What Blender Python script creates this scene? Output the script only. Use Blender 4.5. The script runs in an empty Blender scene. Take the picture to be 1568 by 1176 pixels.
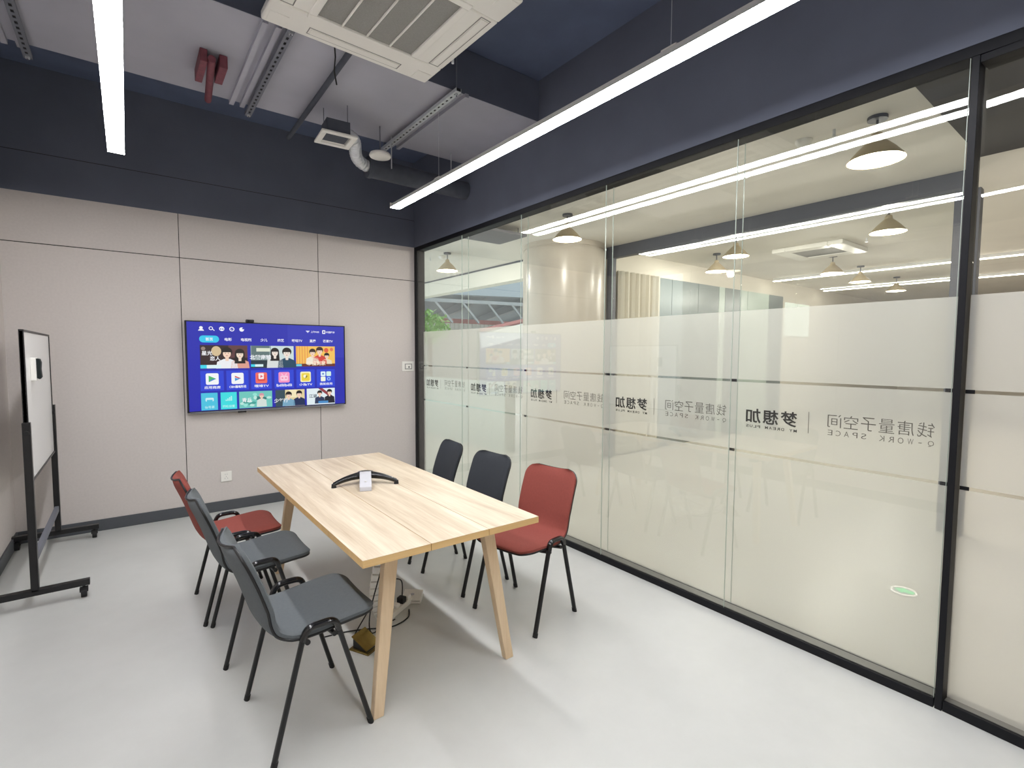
import bpy, bmesh, math, random
from mathutils import Vector, Matrix, Euler

random.seed(7)
SC = bpy.context.scene
COL = SC.collection
PI = math.pi

# ------------------------------------------------------------------ camera
def make_camera():
    yaw, pitch, roll = 0.6543, -0.0612, 0.0046
    f = Vector((math.sin(yaw) * math.cos(pitch), math.cos(yaw) * math.cos(pitch), math.sin(pitch)))
    r = Vector((math.cos(yaw), -math.sin(yaw), 0.0))
    u = r.cross(f)
    r2 = r * math.cos(roll) + u * math.sin(roll)
    u2 = -r * math.sin(roll) + u * math.cos(roll)
    cd = bpy.data.cameras.new('camera')
    cd.sensor_width = 36.0
    cd.lens = 766.27 / 1568.0 * 36.0
    cd.clip_start = 0.02
    cd.clip_end = 200
    co = bpy.data.objects.new('camera', cd)
    COL.objects.link(co)
    m = Matrix((r2, u2, -f)).transposed().to_4x4()
    m.translation = Vector((-2.6742, -5.3624, 1.5))
    co.matrix_world = m
    SC.camera = co
make_camera()

# ------------------------------------------------------------------ world, exposure
W = bpy.data.worlds.new('World')
SC.world = W
W.use_nodes = True
WB = W.node_tree.nodes['Background']
WB.inputs[0].default_value = (0.86, 0.94, 0.95, 1)
WB.inputs[1].default_value = 2.2
SC.view_settings.view_transform = 'Standard'
SC.view_settings.look = 'None'
SC.view_settings.exposure = 0.0
SC.view_settings.gamma = 1.0
SC.view_settings.use_curve_mapping = False
SC.cycles.transparent_max_bounces = 24
SC.cycles.max_bounces = 10
SC.cycles.diffuse_bounces = 5
SC.cycles.sample_clamp_indirect = 6.0

LED_POWER = 57.0       # radiance of the two strip lights in the room
PENDANT_W = 55.0       # watts of each pendant in the corridor and the office
OFFICE_LED = 14.0

# ------------------------------------------------------------------ materials
def lin(c):
    return tuple(((v / 255) / 12.92 if v / 255 <= 0.04045 else ((v / 255 + 0.055) / 1.055) ** 2.4) for v in c)

def newmat(name):
    m = bpy.data.materials.new(name)
    m.use_nodes = True
    nt = m.node_tree
    return m, nt, nt.nodes['Principled BSDF'], nt.nodes['Material Output']

def mat(name, rgb, rough=0.5, metal=0.0, var=0.0, scale=8.0, bump=0.0, bscale=200.0, spec=0.5, coat=0.0):
    """plain surface with a little procedural mottling"""
    m, nt, b, out = newmat(name)
    c = lin(rgb)
    b.inputs['Base Color'].default_value = (*c, 1)
    b.inputs['Roughness'].default_value = rough
    b.inputs['Metallic'].default_value = metal
    b.inputs['Specular IOR Level'].default_value = spec
    if coat:
        b.inputs['Coat Weight'].default_value = coat
        b.inputs['Coat Roughness'].default_value = 0.1
    tc = nt.nodes.new('ShaderNodeTexCoord')
    if var:
        n = nt.nodes.new('ShaderNodeTexNoise')
        n.inputs['Scale'].default_value = scale
        n.inputs['Detail'].default_value = 4
        r = nt.nodes.new('ShaderNodeValToRGB')
        r.color_ramp.elements[0].position = 0.3
        r.color_ramp.elements[1].position = 0.7
        r.color_ramp.elements[0].color = (*[max(0, v * (1 - var)) for v in c], 1)
        r.color_ramp.elements[1].color = (*[min(1, v * (1 + var)) for v in c], 1)
        nt.links.new(tc.outputs['Object'], n.inputs['Vector'])
        nt.links.new(n.outputs['Fac'], r.inputs['Fac'])
        nt.links.new(r.outputs['Color'], b.inputs['Base Color'])
    if bump:
        n2 = nt.nodes.new('ShaderNodeTexNoise')
        n2.inputs['Scale'].default_value = bscale
        n2.inputs['Detail'].default_value = 2
        bp = nt.nodes.new('ShaderNodeBump')
        bp.inputs['Strength'].default_value = bump
        bp.inputs['Distance'].default_value = 0.002
        nt.links.new(tc.outputs['Object'], n2.inputs['Vector'])
        nt.links.new(n2.outputs['Fac'], bp.inputs['Height'])
        nt.links.new(bp.outputs['Normal'], b.inputs['Normal'])
    return m

def emit(name, rgb, strength):
    m, nt, b, out = newmat(name)
    b.inputs['Base Color'].default_value = (0, 0, 0, 1)
    b.inputs['Roughness'].default_value = 0.4
    b.inputs['Emission Color'].default_value = (*lin(rgb), 1)
    b.inputs['Emission Strength'].default_value = strength
    return m

def glass_mat(name, tint=(0.978, 0.988, 0.985), ior=1.5):
    m = bpy.data.materials.new(name)
    m.use_nodes = True
    nt = m.node_tree
    nt.nodes.clear()
    out = nt.nodes.new('ShaderNodeOutputMaterial')
    geo = nt.nodes.new('ShaderNodeNewGeometry')
    mx = nt.nodes.new('ShaderNodeMix')
    mx.data_type = 'FLOAT'
    mx.inputs[2].default_value = ior
    mx.inputs[3].default_value = 1.0 / ior
    fr = nt.nodes.new('ShaderNodeFresnel')
    tr = nt.nodes.new('ShaderNodeBsdfTransparent')
    tr.inputs['Color'].default_value = (*tint, 1)
    gl = nt.nodes.new('ShaderNodeBsdfGlossy')
    gl.inputs['Roughness'].default_value = 0.0
    mix = nt.nodes.new('ShaderNodeMixShader')
    nt.links.new(geo.outputs['Backfacing'], mx.inputs[0])
    nt.links.new(mx.outputs[0], fr.inputs['IOR'])
    nt.links.new(fr.outputs['Fac'], mix.inputs[0])
    nt.links.new(tr.outputs[0], mix.inputs[1])
    nt.links.new(gl.outputs[0], mix.inputs[2])
    nt.links.new(mix.outputs[0], out.inputs['Surface'])
    return m

def film_mat(name):
    m = bpy.data.materials.new(name)
    m.use_nodes = True
    nt = m.node_tree
    nt.nodes.clear()
    out = nt.nodes.new('ShaderNodeOutputMaterial')
    tr = nt.nodes.new('ShaderNodeBsdfTransparent')
    tr.inputs['Color'].default_value = (0.97, 0.97, 0.95, 1)
    tl = nt.nodes.new('ShaderNodeBsdfTranslucent')
    tl.inputs['Color'].default_value = (0.93, 0.93, 0.9, 1)
    df = nt.nodes.new('ShaderNodeBsdfDiffuse')
    df.inputs['Color'].default_value = (0.9, 0.9, 0.87, 1)
    m1 = nt.nodes.new('ShaderNodeMixShader')
    m1.inputs[0].default_value = 0.42
    m2 = nt.nodes.new('ShaderNodeMixShader')
    m2.inputs[0].default_value = 0.43
    nt.links.new(tl.outputs[0], m1.inputs[1])
    nt.links.new(df.outputs[0], m1.inputs[2])
    nt.links.new(m1.outputs[0], m2.inputs[1])
    nt.links.new(tr.outputs[0], m2.inputs[2])
    nt.links.new(m2.outputs[0], out.inputs['Surface'])
    return m

def wood_mat(name, light, dark, along='Y', rough=0.42):
    m, nt, b, out = newmat(name)
    tc = nt.nodes.new('ShaderNodeTexCoord')
    mp = nt.nodes.new('ShaderNodeMapping')
    s = [14, 14, 14]
    s['XYZ'.index(along)] = 0.9
    mp.inputs['Scale'].default_value = s
    n = nt.nodes.new('ShaderNodeTexNoise')
    n.inputs['Scale'].default_value = 1.0
    n.inputs['Detail'].default_value = 5
    n.inputs['Roughness'].default_value = 0.6
    n.inputs['Distortion'].default_value = 0.6
    mp2 = nt.nodes.new('ShaderNodeMapping')
    s2 = [150, 150, 150]
    s2['XYZ'.index(along)] = 5
    mp2.inputs['Scale'].default_value = s2
    n2 = nt.nodes.new('ShaderNodeTexNoise')
    n2.inputs['Scale'].default_value = 1.0
    n2.inputs['Detail'].default_value = 3
    add = nt.nodes.new('ShaderNodeMix')
    add.data_type = 'FLOAT'
    add.inputs[0].default_value = 0.25
    r = nt.nodes.new('ShaderNodeValToRGB')
    r.color_ramp.elements[0].position = 0.33
    r.color_ramp.elements[1].position = 0.66
    r.color_ramp.elements[0].color = (*lin(dark), 1)
    r.color_ramp.elements[1].color = (*lin(light), 1)
    nt.links.new(tc.outputs['Object'], mp.inputs[0])
    nt.links.new(tc.outputs['Object'], mp2.inputs[0])
    nt.links.new(mp.outputs[0], n.inputs['Vector'])
    nt.links.new(mp2.outputs[0], n2.inputs['Vector'])
    nt.links.new(n.outputs['Fac'], add.inputs[2])
    nt.links.new(n2.outputs['Fac'], add.inputs[3])
    nt.links.new(add.outputs[0], r.inputs['Fac'])
    nt.links.new(r.outputs['Color'], b.inputs['Base Color'])
    b.inputs['Roughness'].default_value = rough
    return m

def floor_mat(name, rgb, rough, var, scale):
    m, nt, b, out = newmat(name)
    c = lin(rgb)
    tc = nt.nodes.new('ShaderNodeTexCoord')
    n = nt.nodes.new('ShaderNodeTexNoise')
    n.inputs['Scale'].default_value = scale
    n.inputs['Detail'].default_value = 6
    n.inputs['Roughness'].default_value = 0.65
    r = nt.nodes.new('ShaderNodeValToRGB')
    r.color_ramp.elements[0].position = 0.3
    r.color_ramp.elements[1].position = 0.72
    r.color_ramp.elements[0].color = (*[v * (1 - var) for v in c], 1)
    r.color_ramp.elements[1].color = (*[min(1, v * (1 + var)) for v in c], 1)
    n2 = nt.nodes.new('ShaderNodeTexNoise')
    n2.inputs['Scale'].default_value = 1.6
    n2.inputs['Detail'].default_value = 3
    mr = nt.nodes.new('ShaderNodeMapRange')
    mr.inputs['To Min'].default_value = rough - 0.07
    mr.inputs['To Max'].default_value = rough + 0.07
    nt.links.new(tc.outputs['Object'], n.inputs['Vector'])
    nt.links.new(tc.outputs['Object'], n2.inputs['Vector'])
    nt.links.new(n.outputs['Fac'], r.inputs['Fac'])
    nt.links.new(r.outputs['Color'], b.inputs['Base Color'])
    nt.links.new(n2.outputs['Fac'], mr.inputs['Value'])
    nt.links.new(mr.outputs[0], b.inputs['Roughness'])
    return m

M = dict(
    panel=mat('fabric_wall_panel', (199, 192, 188), 0.85, var=0.03, scale=60, bump=0.15, bscale=400),
    groove=mat('groove_dark', (52, 49, 46), 0.9),
    dark=mat('navy_grey_paint', (93, 98, 113), 0.75, var=0.06, scale=3),
    slab=mat('navy_slab_paint', (90, 100, 126), 0.8, var=0.08, scale=4, bump=0.2, bscale=40),
    floor=floor_mat('grey_epoxy', (194, 195, 192), 0.34, 0.05, 2.2),
    base=mat('charcoal_skirting', (74, 77, 82), 0.5),
    frame=mat('black_aluminium', (15, 16, 21), 0.5, var=0.1, scale=5, spec=0.25),
    tray=mat('grey_tray', (120, 118, 114), 0.35, 0.3),
    glass=glass_mat('clear_glass'),
    film=film_mat('frosted_film'),
    edge=mat('glass_edge', (178, 190, 182), 0.2),
    ink=mat('black_lettering', (14, 14, 15), 0.6),
    inkgrey=mat('grey_lettering', (92, 88, 84), 0.6),
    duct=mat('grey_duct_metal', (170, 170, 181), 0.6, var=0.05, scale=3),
    galv=mat('galvanised_steel', (214, 217, 220), 0.35, 0.5, var=0.08, scale=30),
    painted=mat('painted_steel', (112, 114, 124), 0.6),
    white=mat('white_plastic', (232, 230, 224), 0.45),
    filt=mat('grey_filter_mesh', (140, 139, 136), 0.8, var=0.1, scale=240),
    led=emit('led_diffuser', (248, 248, 250), LED_POWER),
    ledhouse=mat('led_housing', (205, 205, 203), 0.45),
    wood=wood_mat('oak_laminate', (221, 208, 187), (180, 161, 135)),
    woodedge=wood_mat('oak_edge_band', (222, 188, 132), (204, 166, 108), 'X'),
    leg=wood_mat('pale_wood_leg', (226, 202, 168), (208, 182, 146), 'Z'),
    black=mat('black_powder_coat', (15, 15, 17), 0.36, var=0.1, scale=20),
    grip=mat('black_gloss_plastic', (12, 12, 14), 0.22, coat=0.3),
    grey=mat('slate_grey_fabric', (93, 98, 101), 0.9, var=0.05, scale=90, bump=0.35, bscale=900),
    char=mat('charcoal_fabric', (50, 54, 60), 0.9, var=0.05, scale=90, bump=0.35, bscale=900),
    red=mat('brick_red_fabric', (138, 67, 58), 0.9, var=0.05, scale=90, bump=0.35, bscale=900),
    silver=mat('silver_plastic', (190, 190, 196), 0.4, 0.1),
    board=mat('whiteboard_white', (236, 236, 236), 0.2),
    felt=mat('black_felt', (22, 30, 30), 0.95),
    brass=mat('brass', (116, 98, 50), 0.3, 0.85, var=0.1, scale=40),
    rub=mat('black_rubber', (20, 20, 21), 0.7),
    redpaint=mat('red_oxide_paint', (118, 62, 72), 0.6, var=0.15, scale=30),
    pipe=mat('dark_insulation', (70, 74, 84), 0.8, var=0.12, scale=14),
    ofloor=floor_mat('beige_polished_floor', (208, 203, 194), 0.3, 0.05, 1.2),
    oceil=mat('cream_ceiling_paint', (222, 218, 210), 0.85, var=0.03, scale=2),
    osoff=mat('dark_soffit', (74, 72, 72), 0.8, var=0.05, scale=3),
    ogrey=mat('mid_grey_paint', (124, 124, 128), 0.7),
    oframe=mat('slate_frame', (88, 90, 98), 0.5),
    owall=mat('cream_wall', (214, 208, 196), 0.8),
    column=mat('polished_concrete', (188, 180, 168), 0.28, var=0.07, scale=4),
    curtain=mat('beige_curtain', (206, 200, 186), 0.85),
    darkpane=mat('dark_tinted_panel', (112, 122, 122), 0.3),
    greenpane=mat('pale_green_panel', (176, 190, 182), 0.3),
    cream=mat('cream_beam', (226, 224, 214), 0.7),
    roof=mat('blue_grey_roof', (150, 160, 168), 0.7),
    rooflight=mat('pale_roof_sheet', (178, 186, 188), 0.7),
    truss=mat('grey_truss_steel', (140, 146, 150), 0.5),
    redband=mat('red_band_paint', (170, 112, 110), 0.6),
    ribbed=mat('white_ribbed_sheet', (214, 214, 208), 0.6),
    shade=mat('enamel_shade', (196, 180, 150), 0.4),
    glare_disc=emit('lamp_glare', (255, 244, 224), 14.0),
    oled=emit('office_strip_light', (255, 246, 230), OFFICE_LED),
    daypane=emit('daylit_pane', (244, 246, 226), 1.1),
    green=emit('exit_green_lit', (60, 226, 130), 1.6),
    exitring=emit('exit_ring_lit', (255, 244, 226), 1.5),
    leaf=mat('leaf_green', (120, 168, 84), 0.6, var=0.3, scale=30),
    trunk=mat('bark', (96, 80, 62), 0.9),
)

# ------------------------------------------------------------------ mesh builder
def unit(v):
    return v.normalized() if v.length > 1e-9 else Vector((0, 0, 1))

class MB:
    def __init__(self):
        self.bm = bmesh.new()
        self.mi = 0

    def face(self, vs):
        try:
            f = self.bm.faces.new(vs)
            f.material_index = self.mi
            return f
        except ValueError:
            return None

    def box(self, x0, x1, y0, y1, z0, z1, rot=None, piv=(0, 0, 0)):
        vs = []
        for z in (z0, z1):
            for x, y in ((x0, y0), (x1, y0), (x1, y1), (x0, y1)):
                p = Vector((x, y, z))
                if rot is not None:
                    p = rot @ (p - Vector(piv)) + Vector(piv)
                vs.append(self.bm.verts.new(p))
        for q in ((3, 2, 1, 0), (4, 5, 6, 7), (0, 1, 5, 4), (1, 2, 6, 5), (2, 3, 7, 6), (3, 0, 4, 7)):
            self.face([vs[i] for i in q])
        return self

    def beam(self, a, b, w, h, up=(0, 0, 1)):
        """rectangular bar from a to b, w sideways, h along up"""
        a, b = Vector(a), Vector(b)
        d = unit(b - a)
        s = unit(d.cross(Vector(up)))
        u = s.cross(d)
        vs = []
        for p in (a, b):
            for i, j in ((-1, -1), (1, -1), (1, 1), (-1, 1)):
                vs.append(self.bm.verts.new(p + s * (i * w / 2) + u * (j * h / 2)))
        for q in ((3, 2, 1, 0), (4, 5, 6, 7), (0, 1, 5, 4), (1, 2, 6, 5), (2, 3, 7, 6), (3, 0, 4, 7)):
            self.face([vs[i] for i in q])
        return self

    def tube(self, pts, r, n=10, r2=None, closed=False):
        pts = [Vector(p) for p in pts]
        k = len(pts)
        rad = r if isinstance(r, (list, tuple)) else [r] * k
        rings = []
        prev = None
        for i, p in enumerate(pts):
            if closed:
                d = unit(pts[(i + 1) % k] - pts[i - 1])
            else:
                d = unit(pts[min(i + 1, k - 1)] - pts[max(i - 1, 0)])
            if prev is None:
                ref = Vector((0, 0, 1)) if abs(d.z) < 0.9 else Vector((1, 0, 0))
                s = unit(d.cross(ref))
            else:
                s = unit(prev - d * prev.dot(d))
            prev = s
            u = d.cross(s)
            ring = []
            for j in range(n):
                a = 2 * PI * j / n
                ring.append(self.bm.verts.new(p + s * (math.cos(a) * rad[i]) + u * (math.sin(a) * (r2 if r2 else rad[i]))))
            rings.append(ring)
        m = k if closed else k - 1
        for i in range(m):
            A, B = rings[i], rings[(i + 1) % k]
            for j in range(n):
                self.face([A[j], A[(j + 1) % n], B[(j + 1) % n], B[j]])
        if not closed:
            self.face(rings[0][::-1])
            self.face(rings[-1])
        return self

    def lathe(self, prof, c=(0, 0, 0), n=24):
        """prof: list of (radius, z) revolved about z through c"""
        c = Vector(c)
        rings = []
        for r, z in prof:
            if r < 1e-6:
                rings.append([self.bm.verts.new(c + Vector((0, 0, z)))])
            else:
                rings.append([self.bm.verts.new(c + Vector((r * math.cos(2 * PI * j / n), r * math.sin(2 * PI * j / n), z))) for j in range(n)])
        for A, B in zip(rings[:-1], rings[1:]):
            for j in range(n):
                a, b = A[j % len(A)], A[(j + 1) % len(A)]
                d, e = B[j % len(B)], B[(j + 1) % len(B)]
                vs = []
                for v in (a, b, e, d):
                    if v not in vs:
                        vs.append(v)
                if len(vs) > 2:
                    self.face(vs)
        return self

    def poly(self, pts):
        self.face([self.bm.verts.new(Vector(p)) for p in pts])
        return self

    def prism(self, pts, d):
        """extrude polygon pts by vector d"""
        d = Vector(d)
        A = [self.bm.verts.new(Vector(p)) for p in pts]
        B = [self.bm.verts.new(Vector(p) + d) for p in pts]
        n = len(A)
        self.face(A[::-1])
        self.face(B)
        for i in range(n):
            self.face([A[i], A[(i + 1) % n], B[(i + 1) % n], B[i]])
        return self

    def mesh(self, me, mtx):
        vs = [self.bm.verts.new(mtx @ v.co) for v in me.vertices]
        for p in me.polygons:
            self.face([vs[i] for i in p.vertices])
        return self

    def build(self, name, mats, parent=None, smooth=False, bevel=0.0, loc=None, segs=2, subsurf=0):
        me = bpy.data.meshes.new(name)
        bmesh.ops.recalc_face_normals(self.bm, faces=self.bm.faces[:])
        self.bm.to_mesh(me)
        self.bm.free()
        for m in (mats if isinstance(mats, (list, tuple)) else [mats]):
            me.materials.append(m)
        o = bpy.data.objects.new(name, me)
        COL.objects.link(o)
        if parent is not None:
            o.parent = parent
        if loc is not None:
            o.location = loc
        if smooth:
            for p in me.polygons:
                p.use_smooth = True
            try:
                me.set_sharp_from_angle(angle=math.radians(40))
            except Exception:
                pass
        if bevel:
            b = o.modifiers.new('bevel', 'BEVEL')
            b.width = bevel
            b.segments = segs
            b.limit_method = 'ANGLE'
            b.angle_limit = math.radians(40)
        if subsurf:
            s = o.modifiers.new('subsurf', 'SUBSURF')
            s.levels = s.render_levels = subsurf
        return o

_text_cache = {}
def text_mesh(s, bold=0.0):
    """lettering as a flat mesh, about one unit per line, starting at x=0; returns (mesh, x0, x1, y0, y1)"""
    key = (s, bold)
    if key in _text_cache:
        return _text_cache[key]
    c = bpy.data.curves.new('lettering', 'FONT')
    c.body = s
    c.offset = bold
    c.resolution_u = 3
    o = bpy.data.objects.new('lettering', c)
    COL.objects.link(o)
    dg = bpy.context.evaluated_depsgraph_get()
    me = bpy.data.meshes.new_from_object(o.evaluated_get(dg))
    xs = [v.co.x for v in me.vertices]
    ys = [v.co.y for v in me.vertices]
    bpy.data.objects.remove(o)
    bpy.data.curves.remove(c)
    _text_cache[key] = (me, min(xs), max(xs), min(ys), max(ys))
    return _text_cache[key]

def put_text(mb, s, org, ux, uy, x0, x1, y0, y1, bold=0.0):
    """write s into the rectangle x0..x1, y0..y1 measured from org along ux and uy"""
    me, a, b, c, d = text_mesh(s, bold)
    sx, sy = (x1 - x0) / (b - a), (y1 - y0) / (d - c)
    ux, uy, org = Vector(ux), Vector(uy), Vector(org)
    n = ux.cross(uy)
    m = Matrix.Identity(4)
    for i in range(3):
        m[i][0] = ux[i] * sx
        m[i][1] = uy[i] * sy
        m[i][2] = n[i]
        m[i][3] = org[i] + ux[i] * (x0 - a * sx) + uy[i] * (y0 - c * sy)
    mb.mesh(me, m)

# ------------------------------------------------------------------ tagging
def tag(o, label=None, cat=None, group=None, kind=None):
    if label: o['label'] = label
    if cat: o['category'] = cat
    if group: o['group'] = group
    if kind: o['kind'] = kind
    return o

def thing(name, label, cat, loc=(0, 0, 0), rz=0.0, group=None):
    o = bpy.data.objects.new(name, None)
    o.empty_display_size = 0.1
    COL.objects.link(o)
    o.location = loc
    o.rotation_euler = (0, 0, rz)
    return tag(o, label, cat, group)

def struct(o, label=None, cat=None):
    return tag(o, label, cat, None, 'structure')

def copy_tree(o, parent=None):
    c = o.copy()
    COL.objects.link(c)
    if parent is not None:
        c.parent = parent
    for ch in list(o.children):
        copy_tree(ch, c)
    return c

# ================================================================== the room
XL, YF, H, HS = -3.41, -6.8, 2.716, 3.67   # left wall, front wall, panel top, slab
struct(MB().box(XL - 0.15, 0.0, YF - 0.15, 0.15, -0.12, 0.0).build('floor', M['floor']), 'light grey glossy epoxy floor of the meeting room', 'floor')
struct(MB().box(XL - 0.15, 0.1, YF - 0.15, 0.15, HS, HS + 0.15).build('ceiling', M['slab']), 'dark navy painted slab above the meeting room', 'ceiling')

def panelled(axis):
    """fabric panels with dark joints below, painted wall above; face at 0, wall runs behind it"""
    mb = MB()
    if axis == 'back':
        cols = [XL - 0.02, -2.282, -1.087, 0.02]
        mb.mi = 1
        mb.box(XL, 0.1, 0.008, 0.15, 0, H)
        mb.mi = 0
        for a, b in zip(cols[:-1], cols[1:]):
            mb.box(a + 0.003, b - 0.003, 0.0, 0.02, 0.0, 2.3295)
            mb.box(a + 0.003, b - 0.003, 0.0, 0.02, 2.3365, H)
        mb.mi = 2
        mb.box(XL, 0.1, 0.0, 0.15, H, 3.018)
        mb.box(XL, 0.1, 0.0, 0.15, 3.024, HS)
        mb.mi = 1
        mb.box(XL, 0.1, 0.004, 0.15, 3.018, 3.024)
    else:
        cols = [YF, -5.6, -4.4, -3.2, -2.0, -0.9, 0.03]
        mb.mi = 1
        mb.box(XL - 0.15, XL - 0.008, YF, 0.15, 0, H)
        mb.mi = 0
        for a, b in zip(cols[:-1], cols[1:]):
            mb.box(XL - 0.02, XL, a + 0.003, b - 0.003, 0.0, 2.3295)
            mb.box(XL - 0.02, XL, a + 0.003, b - 0.003, 2.3365, H)
        mb.mi = 2
        mb.box(XL - 0.15, XL, YF, 0.15, H, HS)
    return mb
mats3 = [M['panel'], M['groove'], M['dark']]
struct(panelled('back').build('wall_back', mats3), 'beige panelled wall behind the television, dark paint above', 'wall')
struct(panelled('left').build('wall_left', mats3), 'beige panelled wall behind the whiteboard', 'wall')
mb = MB()
mb.box(XL, 0.0, YF - 0.15, YF, 0, H)
mb.mi = 1
mb.box(XL, 0.1, YF - 0.15, YF, H, HS)
struct(mb.build('wall_front', [M['panel'], M['dark']]), 'beige wall behind the viewer', 'wall')
mb = MB()
mb.box(0.0, 0.1, YF, 0.0, H, HS)
mb.box(0.0, 0.1, YF, -6.05, 0.0, H)
struct(mb.build('wall_right', M['dark']), 'dark painted wall above the glass partition', 'wall')
struct(MB().box(XL, 0.0, -0.012, 0.0, 0, 0.096).build('baseboard_back', M['base'], bevel=0.002), 'charcoal skirting along the television wall', 'skirting')
struct(MB().box(XL, XL + 0.012, YF, -0.012, 0, 0.096).build('baseboard_left', M['base'], bevel=0.002), 'charcoal skirting behind the whiteboard stand', 'skirting')

# ------------------------------------------------------------------ the glass partition
D = 0.082
JO = [-0.065, -1.035, -1.985, -2.935, -3.885, -4.835]
win = struct(thing('window_1', 'double glazed partition with frosted film and repeated mirrored lettering', 'glass partition'))
FR = M['frame']
MB().box(0.0, 0.1, -6.05, 0.0, H - 0.045, H).build('frame_head', FR, win, bevel=0.002)
mb = MB().box(0.0, 0.1, -4.835, 0.0, 0.0, 0.042)
mb.build('frame_sill', FR, win, bevel=0.002)
MB().box(0.016, 0.076, -4.83, -0.07, 0.0422, 0.0445).build('sill_tray', M['tray'], win)
MB().box(0.0, 0.1, -0.065, 0.0, 0.042, H - 0.045).build('frame_post', FR, win, bevel=0.002)
MB().box(0.0, 0.1, -4.863, -4.8385, 0.0, H - 0.045).build('frame_post', FR, win, bevel=0.002)

def film_panel(y0, y1, ztop=1.745, zbot=0.046):
    mb = MB()
    gap = 0.007
    for a, b in ((zbot, 0.952 - gap), (0.952 + gap, 1.352 - gap), (1.352 + gap, ztop)):
        mb.poly([(0, y0, a), (0, y1, a), (0, y1, b), (0, y0, b)])
    return mb

def logo_mesh(shift, x):
    """lettering that reads from the corridor, so it is mirrored from inside the room"""
    mb = MB()
    O, U, V = (x, shift, 0), (0, 1, 0), (0, 0, 1)
    mb.mi = 1
    s = '钱唐量子空间'
    for i, ch in enumerate(s):
        a = -4.772 + i * 0.0715
        put_text(mb, ch, O, U, V, a, a + 0.060, 1.142, 1.206, bold=-0.006)
    t = 'Q-WORK SPACE'
    for i, ch in enumerate(t):
        if ch == ' ':
            continue
        a = -4.772 + i * 0.0358
        if ch == '-':
            put_text(mb, ch, O, U, V, a + 0.006, a + 0.018, 1.113, 1.116)
        else:
            put_text(mb, ch, O, U, V, a, a + 0.021, 1.102, 1.128, bold=-0.008)
    mb.poly([(x, -4.269 + shift, 1.098), (x, -4.266 + shift, 1.098), (x, -4.266 + shift, 1.208), (x, -4.269 + shift, 1.208)])
    mb.mi = 0
    for i, ch in enumerate('梦想加'):
        a = -4.212 + i * 0.094
        put_text(mb, ch, O, U, V, a, a + 0.084, 1.120, 1.200, bold=0.021)
    t = 'MY DREAM PLUS'
    for i, ch in enumerate(t):
        if ch == ' ':
            continue
        a = -4.212 + i * 0.0212
        put_text(mb, ch, O, U, V, a, a + 0.0155, 1.094, 1.109, bold=0.012)
    return mb

for i in range(5):
    y1, y0 = JO[i] - 0.0015, JO[i + 1] + 0.0015
    p = MB().box(0.006, 0.012, y0, y1, 0.042, H - 0.045).build('inner_pane', M['glass'], win)
    mb = MB()
    mb.box(0.0055, 0.0125, y0 - 0.0012, y0 + 0.0006, 0.0425, H - 0.046)
    mb.build('pane_joint', M['edge'], p)
    p = MB().box(D, D + 0.006, y0, y1, 0.042, H - 0.045).build('outer_pane', M['glass'], win)
    MB().box(D - 0.0005, D + 0.0065, y0 - 0.0012, y0 + 0.0006, 0.0425, H - 0.046).build('pane_joint', M['edge'], p)
    film_panel(y0, y1).build('frosted_film', M['film'], p, loc=(D - 0.0012, 0, 0))
    logo_mesh(-(JO[i + 1] + 4.835) * -1.0, 0).build('lettering', [M['ink'], M['inkgrey']], p, loc=(D - 0.0024, 0, 0))
    mb = MB()
    for z in (0.952, 1.352):
        mb.box(D - 0.004, D - 0.002, y0 + 0.004, y0 + 0.034, z - 0.008, z + 0.008)
    mb.build('dark_square', M['frame'], p)  # small dark square at one end of each clear strip

# single glazed panel beyond the black post, set at a slight angle
side = struct(thing('window_2', 'single glazed frosted panel right of the black post', 'glass panel', (0.0, -4.8635, 0), math.radians(-4.0)))
MB().box(0.004, 0.1, -1.17, 0.0, 0.0, 0.042).build('frame_sill', FR, side, bevel=0.002)
MB().box(0.02, 0.1, -1.17, -0.002, 0.0422, 0.0445).build('sill_tray', M['tray'], side)
MB().box(0.004, 0.1, -1.17, 0.0, H - 0.075, H - 0.046).build('frame_head', FR, side, bevel=0.002)
p = MB().box(0.055, 0.061, -1.17, 0.0, 0.045, H - 0.075).build('pane', M['glass'], side)
film_panel(-1.169, -0.001, 1.745, 0.046).build('frosted_film', M['film'], p, loc=(0.0535, 0, 0))
mb = MB()
for z in (0.952, 1.352):
    mb.box(0.051, 0.0525, -0.032, -0.002, z - 0.008, z + 0.008)
mb.build('dark_square', M['frame'], p)  # same dark squares, next to the post

# ================================================================== ceiling services
# strip lights
def strip_light(x, label, z=2.80):
    t = thing('strip_light', label, 'strip light', (x, 0, z), 0, 'suspended strip lights')
    y0, y1, w = -6.1, -1.10, 0.045
    MB().box(-w + 0.016, w - 0.016, y0, y1, 0.009, 0.042).box(-w, w, y0, y1, 0.0032, 0.009).build('housing', M['ledhouse'], t, bevel=0.004)
    mb = MB()
    sec = [(-w + 0.002, 0.003), (-w + 0.002, 0.0015), (-w + 0.003, 0.0), (w - 0.003, 0.0), (w - 0.002, 0.0015), (w - 0.002, 0.003)]
    mb.prism([(px, y0 + 0.006, pz) for px, pz in sec], (0, y1 - y0 - 0.012, 0))
    mb.build('diffuser', M['led'], t)
    for y in (y0, y1 - 0.006):
        MB().box(-w - 0.001, w + 0.001, y, y + 0.006, -0.001, 0.043).build('end_cap', M['white'], t)
    for y, zt in ((-1.9, 3.35), (-3.97, HS), (-5.6, HS)):
        MB().tube([(0, y, 0.042), (0, y, zt - z)], 0.0015, 6).build('suspension_wire', M['galv'], t)
        MB().box(-0.02, 0.02, y - 0.04, y + 0.04, 0.042, 0.056).build('clip', M['white'], t, bevel=0.003)
    return t
strip_light(-2.69, 'long bright strip light hanging on the left, above the whiteboard side')
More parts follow.
